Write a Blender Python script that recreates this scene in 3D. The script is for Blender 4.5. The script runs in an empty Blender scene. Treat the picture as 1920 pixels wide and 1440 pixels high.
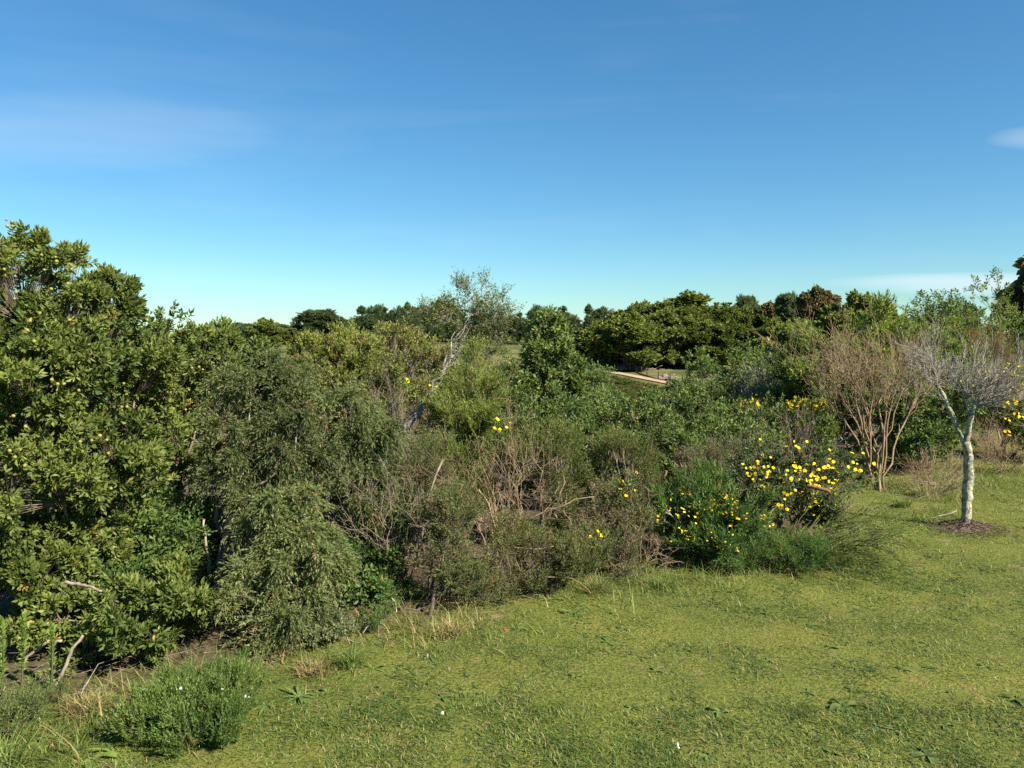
import bpy, math, numpy as np

# ------------------------------------------------------------------ camera, sky, sun, exposure
SC = bpy.context.scene
COL = SC.collection
F, CAMZ = 1450.0, 1.7                       # focal length in photo pixels (1920 wide), eye height
PITCH = math.atan(100.0 / F)
cam_d = bpy.data.cameras.new('camera'); cam = bpy.data.objects.new('camera', cam_d); COL.objects.link(cam)
cam.location = (0, 0, CAMZ); cam.rotation_euler = (math.pi / 2 - PITCH, 0, 0)
cam_d.sensor_width = 36; cam_d.lens = 36 * F / 1920; cam_d.clip_end = 9000; cam_d.clip_start = 0.05
SC.camera = cam
SUN_AZ, SUN_EL = math.radians(127), math.radians(38)      # azimuth clockwise from +Y (view direction)
sdir = np.array([math.sin(SUN_AZ) * math.cos(SUN_EL), math.cos(SUN_AZ) * math.cos(SUN_EL), math.sin(SUN_EL)])
sd = bpy.data.lights.new('sun', 'SUN'); sun = bpy.data.objects.new('sun', sd); COL.objects.link(sun)
sd.energy = 5.0; sd.angle = math.radians(0.5); sd.color = (1.0, 0.91, 0.76)
sun.rotation_euler = (math.pi / 2 - SUN_EL, 0, math.pi - SUN_AZ)
sun.location = (6, -6, 12)
SC.view_settings.view_transform = 'Standard'; SC.view_settings.look = 'None'
SC.view_settings.exposure = 1.52; SC.view_settings.gamma = 1.0
SC.render.engine = 'CYCLES'
SC.cycles.max_bounces = 6; SC.cycles.diffuse_bounces = 4; SC.cycles.glossy_bounces = 2
SC.cycles.transmission_bounces = 3; SC.cycles.transparent_max_bounces = 4
SC.cycles.caustics_reflective = False; SC.cycles.caustics_refractive = False
SC.cycles.use_denoising = False

W = bpy.data.worlds.new('World'); SC.world = W; W.use_nodes = True
def build_world():
    nt = W.node_tree; N = nt.nodes; L = nt.links
    N.clear()
    out = N.new('ShaderNodeOutputWorld'); bg = N.new('ShaderNodeBackground'); bg.inputs[1].default_value = 0.050
    sky = N.new('ShaderNodeTexSky'); sky.sky_type = 'NISHITA'; sky.sun_disc = False
    sky.sun_elevation = SUN_EL; sky.sun_rotation = SUN_AZ
    sky.air_density = 1.0; sky.dust_density = 0.0; sky.ozone_density = 3.0; sky.altitude = 50
    tc = N.new('ShaderNodeTexCoord')
    # thin cirrus: noise in the direction vector, stretched along the horizon
    mp = N.new('ShaderNodeMapping'); mp.inputs['Scale'].default_value = (1.6, 1.6, 11.0); mp.inputs['Rotation'].default_value = (0.05, -0.10, 0.4)
    nz = N.new('ShaderNodeTexNoise'); nz.inputs['Scale'].default_value = 1.7; nz.inputs['Detail'].default_value = 7; nz.inputs['Roughness'].default_value = 0.55
    nz.inputs['Distortion'].default_value = 0.4
    rp = N.new('ShaderNodeMapRange'); rp.inputs[1].default_value = 0.52; rp.inputs[2].default_value = 0.9; rp.inputs[3].default_value = 0; rp.inputs[4].default_value = 0.07
    L.new(tc.outputs['Generated'], mp.inputs[0]); L.new(mp.outputs[0], nz.inputs[0]); L.new(nz.outputs[0], rp.inputs[0])
    def streak(u0, v0, a, b, fac):
        sx = N.new('ShaderNodeSeparateXYZ'); L.new(tc.outputs['Generated'], sx.inputs[0])
        def m(op, i, j=None, k=None):
            n = N.new('ShaderNodeMath'); n.operation = op
            for q, v in enumerate((i, j, k)):
                if v is None: continue
                if isinstance(v, (int, float)): n.inputs[q].default_value = v
                else: L.new(v, n.inputs[q])
            return n.outputs[0]
        yy = m('MAXIMUM', sx.outputs[1], 0.05)
        u = m('DIVIDE', m('SUBTRACT', m('DIVIDE', sx.outputs[0], yy), u0), a)
        v = m('DIVIDE', m('SUBTRACT', m('DIVIDE', sx.outputs[2], yy), v0), b)
        nm = N.new('ShaderNodeTexNoise'); nm.inputs['Scale'].default_value = 5.0; nm.inputs['Detail'].default_value = 5
        mq = N.new('ShaderNodeMapping'); mq.inputs['Scale'].default_value = (1.0, 1.0, 9.0)
        L.new(tc.outputs['Generated'], mq.inputs[0]); L.new(mq.outputs[0], nm.inputs[0])
        d = m('SUBTRACT', 1.0, m('ADD', m('MULTIPLY', u, u), m('MULTIPLY', v, v)))
        d = m('MAXIMUM', m('ADD', d, m('MULTIPLY', m('SUBTRACT', nm.outputs[0], 0.55), 1.2)), 0.0)
        return m('MINIMUM', m('MULTIPLY', d, fac), 0.6)
    s1 = streak(0.66, 0.060, 0.26, 0.017, 0.60)
    s2 = streak(0.69, 0.245, 0.09, 0.018, 0.22)
    s4 = streak(-0.60, 0.25, 0.30, 0.06, 0.11)
    tot = rp.outputs[0]
    for s in (s1, s2, s4):
        ad = N.new('ShaderNodeMath'); ad.operation = 'ADD'; ad.use_clamp = True
        L.new(tot, ad.inputs[0]); L.new(s, ad.inputs[1]); tot = ad.outputs[0]
    mix = N.new('ShaderNodeMix'); mix.data_type = 'RGBA'
    mix.inputs[7].default_value = (7.2, 7.6, 8.0, 1)
    hs = N.new('ShaderNodeHueSaturation'); hs.inputs['Saturation'].default_value = 1.22; L.new(sky.outputs[0], hs.inputs['Color'])
    gn = N.new('ShaderNodeVectorMath'); gn.operation = 'MULTIPLY'; gn.inputs[1].default_value = (0.77, 1.14, 1.26)
    gm = N.new('ShaderNodeGamma'); gm.inputs[1].default_value = 0.85; L.new(hs.outputs[0], gm.inputs[0]); L.new(gm.outputs[0], gn.inputs[0])   # camera's cool sky balance
    L.new(tot, mix.inputs[0]); L.new(gn.outputs[0], mix.inputs[6])
    L.new(mix.outputs[2], bg.inputs[0]); L.new(bg.outputs[0], out.inputs[0])
build_world()

# ------------------------------------------------------------------ maths helpers
C0 = np.array([0, 0, CAMZ]); cp, sp = math.cos(PITCH), math.sin(PITCH)
def ray(px, py):
    u, v = (px - 960) / F, (720 - py) / F
    return np.array([u, cp + v * sp, -sp + v * cp])
def P(px, py, dep):                      # a photo direction carried out to forward distance dep
    d = ray(px, py); return C0 + d * (dep / d[1])
def G(px, py, z=0.0):                    # where a photo direction meets level ground
    d = ray(px, py); return C0 + d * ((z - CAMZ) / d[2])
def nrm(v): return v / (np.linalg.norm(v, axis=-1, keepdims=True) + 1e-9)
def hash3(i, j, k, s):
    h = (i * 374761393 + j * 668265263 + k * 2147483647 + s * 974711) & 0xffffffff
    h = ((h ^ (h >> 13)) * 1274126177) & 0xffffffff
    return ((h ^ (h >> 16)) & 0xffff) / 65535.0
def noise(p, s=0):                       # value noise on (N,2) or (N,3)
    p = np.asarray(p, float)
    if p.shape[-1] == 2: p = np.concatenate([p, np.zeros(p.shape[:-1] + (1,))], -1)
    i = np.floor(p).astype(np.int64); f = p - i; f = f * f * (3 - 2 * f)
    r = 0
    for a in (0, 1):
        for b in (0, 1):
            for c in (0, 1):
                w = (f[..., 0] if a else 1 - f[..., 0]) * (f[..., 1] if b else 1 - f[..., 1]) * (f[..., 2] if c else 1 - f[..., 2])
                r = r + w * hash3(i[..., 0] + a, i[..., 1] + b, i[..., 2] + c, s)
    return r
def fbm(p, s=0, o=3):
    p = np.asarray(p, float); r, a, t = 0, 1.0, 0
    for k in range(o): r = r + a * noise(p * 2 ** k, s + k * 17); t += a; a *= .55
    return r / t

# edge of the mown lawn, read off the photo where it meets level ground
EDGE_PX = [(-500, 1395), (0, 1385), (250, 1360), (480, 1290), (620, 1235), (760, 1205), (950, 1168), (1080, 1122), (1230, 1092),
           (1400, 1078), (1560, 1068), (1660, 1010), (1760, 955), (1860, 912), (1920, 892), (2300, 830)]
EDGE = np.array([G(*p)[:2] for p in EDGE_PX])
def yh(x): return np.interp(x, EDGE[:, 0], EDGE[:, 1])
ZS = np.array([[-50, 0], [2.2, 0], [7, -.32], [14, -.95], [30, -2.5], [52, -4.9], [60, -5], [112, -5], [130, -3.3], [160, -1.6], [260, -1.2], [500, -6], [3000, -14], [9000, -20]])
def terrain(x, y):
    x = np.asarray(x, float); y = np.asarray(y, float)
    s = y - yh(x)
    z = np.interp(s, ZS[:, 0], ZS[:, 1])
    p = np.stack([x, y], -1)
    z = z + (fbm(p * .9, 3) - .5) * .05 * np.clip((s + 1) / 3, .25, 1) * np.clip((30 - s) / 15, 0, 1) + (fbm(p * .06, 5) - .5) * 1.2 * np.clip((s - 125) / 60, 0, 1) * (s < 400)
    return z
def GT(px, py):                          # where a photo direction meets the terrain
    d = ray(px, py); d = d / d[1]; t = np.linspace(2, 400, 8000)
    q = C0 + d * t[:, None]; h = q[:, 2] - terrain(q[:, 0], q[:, 1])
    i = np.argmax(h < 0); return q[i] if h[i] < 0 else q[-1]

# ------------------------------------------------------------------ mesh helpers
class MB:
    """collects polygons (numpy) for one mesh"""
    def __init__(s): s.v, s.f, s.c, s.n = [], [], [], 0
    def add(s, v, f, c=None):
        v = np.asarray(v, float).reshape(-1, 3); f = np.asarray(f, np.int64)
        s.v.append(v); s.f.append(f + s.n)
        c = np.broadcast_to(np.asarray((1, 1, 1) if c is None else c, float), (len(v), 3)); s.c.append(c); s.n += len(v)
    def mesh(s, name, mat, smooth=False):
        me = bpy.data.meshes.new(name)
        v = np.concatenate(s.v); c = np.concatenate(s.c)
        me.vertices.add(len(v)); me.vertices.foreach_set('co', v.astype(np.float32).ravel())
        lv = np.concatenate([f.ravel() for f in s.f]); ln = np.concatenate([np.full(len(f), f.shape[1]) for f in s.f])
        me.loops.add(len(lv)); me.loops.foreach_set('vertex_index', lv.astype(np.int32))
        me.polygons.add(len(ln)); me.polygons.foreach_set('loop_start', np.concatenate([[0], np.cumsum(ln)[:-1]]).astype(np.int32))
        me.update(calc_edges=True)
        at = me.color_attributes.new('col', 'FLOAT_COLOR', 'POINT')
        at.data.foreach_set('color', np.concatenate([c, np.ones((len(c), 1))], 1).astype(np.float32).ravel())
        if smooth: me.polygons.foreach_set('use_smooth', np.ones(len(ln), bool))
        me.materials.append(mat); return me
    def obj(s, name, mat, parent=None, smooth=False, kind=None):
        o = bpy.data.objects.new(name, s.mesh(name, mat, smooth)); COL.objects.link(o)
        if parent: o.parent = parent
        if kind: o['kind'] = kind
        return o
def tag(o, label, cat, group=None):
    o['label'] = label; o['category'] = cat
    if group: o['group'] = group
    return o
def empty(name, loc, label, cat, group=None):
    o = bpy.data.objects.new(name, None); COL.objects.link(o); o.location = loc; o.empty_display_size = .1
    return tag(o, label, cat, group)
def copy_tree(o, parent=None):
    c = o.copy(); COL.objects.link(c); c.parent = parent
    for ch in list(o.children): copy_tree(ch, c)
    return c
def frames(t):
    a = np.where(np.abs(t[..., 2:3]) < .9, np.array([0, 0, 1.]), np.array([1., 0, 0]))
    e1 = nrm(np.cross(t, a)); return e1, np.cross(t, e1)
def tubes(mb, Pt, Rd, sides=5, c=None, lump=0, rng=None):
    """Pt (N,K,3) polylines, Rd (N,K) radii"""
    Pt = np.asarray(Pt, float); Rd = np.asarray(Rd, float); N, K = Rd.shape
    if N == 0: return
    t = nrm(np.gradient(Pt, axis=1)); t0 = nrm(Pt[:, -1] - Pt[:, 0])
    e1, _ = frames(t0); e1 = np.repeat(e1[:, None], K, 1); e1 = nrm(e1 - t * (e1 * t).sum(-1, keepdims=True)); e2 = np.cross(t, e1)
    a = np.arange(sides) * 2 * math.pi / sides
    rr = Rd[:, :, None, None] * np.ones((1, 1, sides, 1))
    if lump: rr = rr * (1 + lump * (rng.random(rr.shape) - .5) * 2)
    V = Pt[:, :, None] + rr * (np.cos(a)[None, None, :, None] * e1[:, :, None] + np.sin(a)[None, None, :, None] * e2[:, :, None])
    n = np.arange(N)[:, None, None] * K * sides; k = np.arange(K - 1)[None, :, None] * sides; s = np.arange(sides)[None, None]
    s2 = (s + 1) % sides
    q = np.stack([n + k + s, n + k + s2, n + k + sides + s2, n + k + sides + s], -1).reshape(-1, 4)
    if c is not None:
        c = np.asarray(c, float)
        if c.ndim == 2: c = np.repeat(c, K * sides, 0)
    mb.add(V, q, c)
    if sides > 3:                        # caps on the ends
        cap = (np.arange(N)[:, None] * K + K - 1) * sides + np.arange(sides)[None]
        mb.f.append(cap + mb.n - len(V.reshape(-1, 3)))
def bez(A, B, bend, K, rng, wob=0.0):
    """(N,3)->(N,K,3) curved paths"""
    t = np.linspace(0, 1, K)[None, :, None]; M = (A + B) / 2 + bend
    p = (1 - t) ** 2 * A[:, None] + 2 * t * (1 - t) * M[:, None] + t * t * B[:, None]
    if wob: 
        w = rng.normal(size=p.shape) * wob * np.linalg.norm(B - A, axis=1)[:, None, None]; w[:, 0] = 0; w[:, -1] = 0; p = p + w
    return p
def kmeans(X, K, rng, it=4):
    K = min(K, len(X)); c = X[rng.choice(len(X), K, replace=False)]
    for _ in range(it):
        a = ((X[:, None] - c[None]) ** 2).sum(-1).argmin(1)
        for k in range(K):
            if (a == k).any(): c[k] = X[a == k].mean(0)
    return c, ((X[:, None] - c[None]) ** 2).sum(-1).argmin(1)

# ------------------------------------------------------------------ materials
def mat_nodes(name):
    m = bpy.data.materials.new(name); m.use_nodes = True
    nt = m.node_tree; b = nt.nodes['Principled BSDF']; return m, nt.nodes, nt.links, b, nt.nodes['Material Output']
def leaf_mat(name, rough=.5, spec=.35, trans=.25, scale=60.0):
    m, N, L, b, out = mat_nodes(name)
    at = N.new('ShaderNodeAttribute'); at.attribute_name = 'col'
    oi = N.new('ShaderNodeObjectInfo'); tc = N.new('ShaderNodeTexCoord')
    nz = N.new('ShaderNodeTexNoise'); nz.inputs['Scale'].default_value = scale; nz.inputs['Detail'].default_value = 2
    L.new(tc.outputs['Object'], nz.inputs[0])
    r1 = N.new('ShaderNodeMapRange'); r1.inputs[3].default_value = .85; r1.inputs[4].default_value = 1.15; L.new(oi.outputs['Random'], r1.inputs[0])
    r2 = N.new('ShaderNodeMapRange'); r2.inputs[1].default_value = .3; r2.inputs[2].default_value = .7; r2.inputs[3].default_value = .78; r2.inputs[4].default_value = 1.2; L.new(nz.outputs[0], r2.inputs[0])
    mu = N.new('ShaderNodeMath'); mu.operation = 'MULTIPLY'; L.new(r1.outputs[0], mu.inputs[0]); L.new(r2.outputs[0], mu.inputs[1])
    vm = N.new('ShaderNodeVectorMath'); vm.operation = 'SCALE'; L.new(at.outputs['Color'], vm.inputs[0]); L.new(mu.outputs[0], vm.inputs['Scale'])
    L.new(vm.outputs[0], b.inputs['Base Color'])
    b.inputs['Roughness'].default_value = rough; b.inputs['Specular IOR Level'].default_value = spec
    if trans > 0:
        tr = N.new('ShaderNodeBsdfTranslucent'); mx = N.new('ShaderNodeMixShader'); mx.inputs[0].default_value = trans
        tv = N.new('ShaderNodeVectorMath'); tv.operation = 'MULTIPLY'; tv.inputs[1].default_value = (1.25, 1.35, .7); L.new(vm.outputs[0], tv.inputs[0])
        L.new(tv.outputs[0], tr.inputs[0]); L.new(b.outputs[0], mx.inputs[1]); L.new(tr.outputs[0], mx.inputs[2]); L.new(mx.outputs[0], out.inputs[0])
    return m
def bark_mat(name, c1, c2, scale=30, rough=.85, bump=.4, stretch=(1, 1, .25), lo=.35, hi=.65):
    m, N, L, b, out = mat_nodes(name)
    tc = N.new('ShaderNodeTexCoord'); mp = N.new('ShaderNodeMapping'); mp.inputs['Scale'].default_value = stretch
    nz = N.new('ShaderNodeTexNoise'); nz.inputs['Scale'].default_value = scale; nz.inputs['Detail'].default_value = 6; nz.inputs['Roughness'].default_value = .65
    rp = N.new('ShaderNodeValToRGB'); rp.color_ramp.elements[0].color = (*c1, 1); rp.color_ramp.elements[1].color = (*c2, 1)
    rp.color_ramp.elements[0].position = lo; rp.color_ramp.elements[1].position = hi
    L.new(tc.outputs['Object'], mp.inputs[0]); L.new(mp.outputs[0], nz.inputs[0]); L.new(nz.outputs[0], rp.inputs[0])
    at = N.new('ShaderNodeAttribute'); at.attribute_name = 'col'
    mx = N.new('ShaderNodeMix'); mx.data_type = 'RGBA'; mx.blend_type = 'MULTIPLY'; mx.inputs[0].default_value = 1
    L.new(rp.outputs[0], mx.inputs[6]); L.new(at.outputs['Color'], mx.inputs[7]); L.new(mx.outputs[2], b.inputs['Base Color'])
    b.inputs['Roughness'].default_value = rough; b.inputs['Specular IOR Level'].default_value = .2
    if bump:
        bp = N.new('ShaderNodeBump'); bp.inputs['Strength'].default_value = bump; bp.inputs['Distance'].default_value = .01
        L.new(nz.outputs[0], bp.inputs['Height']); L.new(bp.outputs[0], b.inputs['Normal'])
    return m
GLOSSY = leaf_mat('glossy_leaf', .52, .25, .38)
MATTE = leaf_mat('matte_leaf', .65, .2, .38)
FAR = leaf_mat('far_leaf', .7, .15, .35, 1.2)
PETAL = leaf_mat('petal', .6, .2, .3)
GRASS = leaf_mat('grass_blade', .55, .3, .3, 8)
FRUITM = bark_mat('fruit_skin', (.16, .155, .035), (.25, .225, .05), 60, .6, .1, (1, 1, 1))
BARK_BROWN = bark_mat('brown_bark', (.10, .075, .055), (.24, .19, .15), 40)
BARK_GREY = bark_mat('grey_bark', (.13, .115, .10), (.29, .265, .235), 40)
BARK_LEAN = bark_mat('pale_brown_bark', (.14, .11, .085), (.29, .24, .195), 40)
BARK_TAN = bark_mat('tan_bark', (.15, .105, .062), (.28, .205, .128), 40)
BARK_DARK = bark_mat('dark_bark', (.045, .035, .028), (.11, .085, .065), 30)
DEADWOOD = bark_mat('weathered_wood', (.13, .105, .08), (.30, .255, .20), 35)
REDWOOD = bark_mat('red_brown_wood', (.12, .055, .032), (.22, .105, .06), 35)
FARBARK = bark_mat('far_bark', (.09, .075, .06), (.19, .16, .13), 3, bump=0)

# ------------------------------------------------------------------ foliage
SHAPES = {
 'ob': (np.array([[0, 0, 0], [-.54, .6, .10], [0, 1, -.08], [.54, .6, .10]]), np.array([[0, 2, 1], [0, 3, 2]])),
 'ndl': (np.array([[-.62, .12, 0], [.62, .22, .03], [0, 1, 0]]), np.array([[0, 1, 2]])),
 'fan': (np.array([[0, 0, 0], [-.6, .55, .18], [.1, 1, -.12], [.6, .5, .18]]), np.array([[0, 2, 1], [0, 3, 2]])),
}
def foliage(mb, rng, tips, dirs, st, tw=None):
    N = len(tips); sub = st.get('sub', 1); L = st['L']; n = st['n']
    p0 = np.repeat(tips, sub, 0); d = nrm(np.repeat(dirs, sub, 0) + rng.normal(size=(N * sub, 3)) * st.get('spread', .3) + np.array([0, 0, st.get('up', 0)]))
    M = len(p0); Lm = L * rng.uniform(.6, 1.25, (M, 1)); p0 = p0 - d * Lm * st.get('back', .4)
    dr = st.get('droop', 0) * rng.uniform(.5, 1.5, (M, 1))
    t = np.linspace(st.get('t0', .3), 1, n)[None] + rng.normal(size=(M, n)) * .04
    dn = np.array([0, 0, -1.])
    pos = p0[:, None] + d[:, None] * (Lm * t)[..., None] + dn * (dr * Lm * t * t)[..., None]
    tan = nrm(d[:, None] + dn * (2 * dr * t)[..., None])
    e1, e2 = frames(tan); ph = np.arange(n)[None] * 2.39996 + rng.random((M, 1)) * 6.28 + rng.normal(size=(M, n)) * .3
    rad = np.cos(ph)[..., None] * e1 + np.sin(ph)[..., None] * e2
    an = st.get('a0', 1.2) + (st.get('a1', .5) - st.get('a0', 1.2)) * np.clip((t - st.get('t0', .3)) / (1.001 - st.get('t0', .3)), 0, 1) + rng.normal(size=(M, n)) * .2
    ld = nrm(tan * np.cos(an)[..., None] + rad * np.sin(an)[..., None] + dn * st.get('sag', 0))
    sd_ = nrm(np.cross(ld, rad + .3 * rng.normal(size=rad.shape))); nn = np.cross(sd_, ld)
    tv, tf = SHAPES[st['shape']]; k = len(tv)
    sz = rng.uniform(.65, 1.25, (M, n)) * np.clip(1.15 - .35 * np.abs(t - .7), .6, 1.2)
    ll, lw = st['ll'] * sz, st['lw'] * sz * rng.uniform(.8, 1.2, (M, n))
    V = pos[:, :, None] + tv[None, None, :, 0:1] * (lw[..., None, None] * sd_[:, :, None]) + tv[None, None, :, 1:2] * (ll[..., None, None] * ld[:, :, None]) + tv[None, None, :, 2:3] * (ll[..., None, None] * nn[:, :, None])
    # leaf colour: clump to clump, tip (young) to base (old), leaf to leaf, a few sick or dead leaves
    c1, c2, c3 = [np.array(c) for c in st['cols'][:3]]
    cn = np.clip((fbm(tips * st.get('cf', 3.0) + 7, 11, 2) - .5) * 2.2 + .5, 0, 1); cn = np.repeat(cn, sub)[:, None]
    w = np.clip(cn + rng.normal(size=(M, n)) * .22 + (t - .6) * .35, 0, 1)[..., None]
    c = c1 * (1 - w) + c2 * w
    bad = np.repeat(rng.random(N) < st.get('badtip', .03), sub)[:, None] | (rng.random((M, n)) < st.get('bad', .02))
    c = np.where(bad[..., None], c3, c) * rng.uniform(.72, 1.28, (M, n))[..., None] * np.array([1.0, 1.04, 1.0])
    c = np.repeat(c.reshape(-1, 3), k, 0)
    f = (np.arange(M * n)[:, None, None] * k + tf[None]).reshape(-1, tf.shape[1])
    mb.add(V, f, c)
    if tw is not None:
        tt = np.array([0, .55, 1.])[None]
        pp = p0[:, None] + d[:, None] * (Lm * tt)[..., None] + dn * (dr * Lm * tt * tt)[..., None]
        sv = nrm(np.cross(d, rng.normal(size=d.shape))) * st.get('tr', .0016); v3 = np.stack([pp[:, 0] - sv, pp[:, 0] + sv, pp[:, 1] - sv * .8, pp[:, 1] + sv * .8, pp[:, 2]], 1)
        b5 = np.arange(M)[:, None] * 5; n0 = tw.n; tw.add(v3, b5 + np.array([[0, 1, 3, 2]]), c1 * .5 + c2 * .3 + np.array([.03, .02, .0])); tw.f.append(b5 + np.array([[2, 3, 4]]) + n0)

def crown_tips(rng, blobs, n, nclump, cr, inner=.2, low=-.6, up=.4, wp=1.0, rag=.22):
    c = np.array([b[0] for b in blobs]); r = np.array([b[1] for b in blobs])
    w = (r[:, 0] * r[:, 2] + r[:, 0] * r[:, 1]) ; w = w ** wp; w = w / w.sum()
    cc, cb = [], []
    while len(cc) < nclump:
        b = rng.choice(len(c), p=w); u = nrm(rng.normal(size=3))
        if u[2] < low: continue
        q = c[b] + r[b] * u * (rng.uniform(.6, .98) if rng.random() > rag else rng.uniform(.98, 1.18))
        ins = (((q - c) / r) ** 2).sum(1); ins[b] = 9
        if (ins < .45).any(): continue
        cc.append(q); cb.append(b)
    cc = np.array(cc); cb = np.array(cb)
    k = rng.integers(0, nclump, n); rm = r[cb[k]].mean(1, keepdims=True)
    u = nrm(rng.normal(size=(n, 3))) * rng.random((n, 1)) ** .4
    cs = (cr * rng.uniform(.45, 1.3, nclump))[k][:, None]
    tips = cc[k] + u * cs * rm * np.array([1, 1, .85])
    out = nrm((tips - c[cb[k]]) / r[cb[k]]) * .7 + u * .6
    ni = rng.random(n) < inner
    tips[ni] = c[cb[k]][ni] + r[cb[k]][ni] * nrm(rng.normal(size=(ni.sum(), 3))) * rng.uniform(.35, .8, (ni.sum(), 1))
    dirs = nrm(out + np.array([0, 0, up]) + rng.normal(size=(n, 3)) * .25)
    return tips, dirs, cc

def limbs(mb, rng, base, tips, K1, r_tip, spreadb=.08, trunk=None, sides=6, f1=.5, f2=.75, wob=.05, fine=True):
    """branch skeleton from the base to the twig tips"""
    K1 = max(1, K1); n1, _ = kmeans(tips, K1, rng); n2, a2 = kmeans(tips, K1 * 6, rng)
    p1 = ((n2[:, None] - n1[None]) ** 2).sum(-1).argmin(1)
    if trunk is None:
        src = base + rng.normal(size=(len(n1), 3)) * np.array([spreadb, spreadb, 0]); src[:, 2] = base[2] - .03
    else:
        ti = rng.integers(max(1, len(trunk) // 2), len(trunk), len(n1)); ti[0] = len(trunk) - 1; src = np.array(trunk)[ti]
    q1 = src + (n1 - src) * f1 + rng.normal(size=n1.shape) * .05 * np.linalg.norm(n1 - src, axis=1)[:, None]
    q2 = q1[p1] + (n2 - q1[p1]) * f2
    cnt2 = np.bincount(a2, minlength=len(n2)); cnt1 = np.array([cnt2[p1 == k].sum() for k in range(len(n1))])
    r2 = r_tip * np.maximum(cnt2, 1) ** .34; r1 = r_tip * np.maximum(cnt1, 1) ** .38
    up = np.array([0, 0, 1.])
    L1 = np.linalg.norm(q1 - src, axis=1)[:, None]
    pth = bez(src, q1, up * .08 * L1 + rng.normal(size=q1.shape) * .12 * L1, 7, rng, wob)
    tubes(mb, pth, r1[:, None] * np.linspace(1.35, .85, 7)[None], sides)
    L2 = np.linalg.norm(q2 - q1[p1], axis=1)[:, None]
    tubes(mb, bez(q1[p1], q2, rng.normal(size=q2.shape) * .15 * L2, 5, rng, wob), np.minimum(r2, r1[p1] * .8)[:, None] * np.linspace(1.1, .7, 5)[None], max(4, sides - 1))
    if not fine: return
    L3 = np.linalg.norm(tips - q2[a2], axis=1)[:, None]
    tubes(mb, bez(q2[a2], tips, rng.normal(size=tips.shape) * .15 * L3, 2, rng, 0), np.tile(r_tip * np.linspace(.95, .4, 2)[None], (len(tips), 1)), 3)

def blobs_px(lst, ry=.9):
    """(px, py, depth, rx px, rz px[, ry m]) -> world ellipsoids"""
    r = []
    for b in lst:
        k = b[2] / F; rx, rz = b[3] * k, b[4] * k
        r.append((P(b[0], b[1], b[2]), np.array([rx, b[5] if len(b) > 5 else ry * (rx + rz) / 2, rz])))
    return r
def front_hit(px, py, blobs, bias=.92):
    d = ray(px, py); best = None
    for c, r in blobs:
        o = (C0 - c) / r; e = d / r; A = e @ e; B = o @ e; Cc = o @ o - 1; D = B * B - A * Cc
        if D < 0:
            continue
        t = (-B - math.sqrt(D)) / A
        if best is None or t < best: best = t
    if best is None:
        c = min(blobs, key=lambda q: np.linalg.norm(np.cross(nrm(d), q[0] - C0)))[0]; return C0 + d * ((c - C0) @ nrm(d) / np.linalg.norm(d))
    return C0 + d * best

def plant(name, label, cat, base, blobs, st, ntips, nclump, cr=.35, K1=6, r_tip=.0022, bark=None, mat=None, seed=1, group=None,
          inner=.2, up=.4, low=-.6, spreadb=.1, trunk=None, trunk_r=None, twigs=False, wob=.05, f1=.5, rag=.22):
    rng = np.random.default_rng(seed); ntips = int(ntips * .82); st = dict(st, ll=st['ll'] * 1.08, lw=st['lw'] * 1.1)
    bx, by = base; bz = float(terrain(bx, by)); org = np.array([bx, by, bz])
    root = empty(name, org, label, cat, group)
    loc = [(c - org, r) for c, r in blobs]
    tips, dirs, cc = crown_tips(rng, loc, ntips, nclump, cr, inner, low, up, 1.0, rag)
    ok = tips[:, 2] > .04; tips, dirs = tips[ok], dirs[ok]
    mbb = MB(); mbl = MB()
    tl = None
    if trunk is not None:
        tl = np.array(trunk) - org; rr = np.interp(np.linspace(0, 1, len(tl)), np.linspace(0, 1, len(trunk_r)), trunk_r)
        tubes(mbb, tl[None], rr[None], 8, lump=.12, rng=rng)
    limbs(mbb, rng, np.zeros(3), tips.copy(), K1, r_tip, spreadb, tl, wob=wob, f1=f1)
    foliage(mbl, rng, tips, dirs, st, mbl if twigs else None)
    mbb.obj('stem', bark or BARK_BROWN, root, True)
    mbl.obj('foliage', mat or MATTE, root, kind='stuff')
    return root

# foliage styles (colours are leaf albedo: old, young, dying)
WHORL = dict(sub=1, L=.07, n=17, ll=.036, lw=.0115, a0=1.45, a1=.5, t0=.35, spread=.25, shape='ob', cols=[(.078, .112, .026), (.175, .205, .050), (.33, .25, .06)], cf=2.2, bad=.012, badtip=.006)
DROOP = dict(sub=6, L=.16, n=14, ll=.022, lw=.0062, a0=.9, a1=.5, t0=.15, spread=.55, droop=.55, shape='ndl', cols=[(.080, .105, .042), (.160, .185, .072), (.20, .15, .08)], cf=2.5, bad=.03, badtip=.04, back=.3)
HEATH = dict(sub=5, L=.16, n=13, ll=.015, lw=.0038, a0=.9, a1=.5, t0=.1, spread=.3, up=.5, shape='ndl', cols=[(.078, .10, .03), (.155, .18, .05), (.18, .12, .06)], cf=3, bad=.05, badtip=.07)
HEATHB = dict(HEATH, cols=[(.080, .095, .038), (.145, .16, .058), (.19, .13, .07)])
UPRIGHT = dict(sub=5, L=.22, n=18, ll=.020, lw=.0045, a0=.8, a1=.4, t0=.05, spread=.28, up=.6, shape='ndl', cols=[(.08, .115, .03), (.19, .215, .055), (.2, .13, .05)], cf=3, bad=.02, badtip=.03)
SMALL = dict(sub=2, L=.12, n=10, ll=.036, lw=.015, a0=1.3, a1=.6, t0=.15, spread=.4, shape='ob', cols=[(.065, .10, .026), (.145, .19, .052), (.24, .20, .06)], cf=2.5, bad=.02, badtip=.02)
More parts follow.
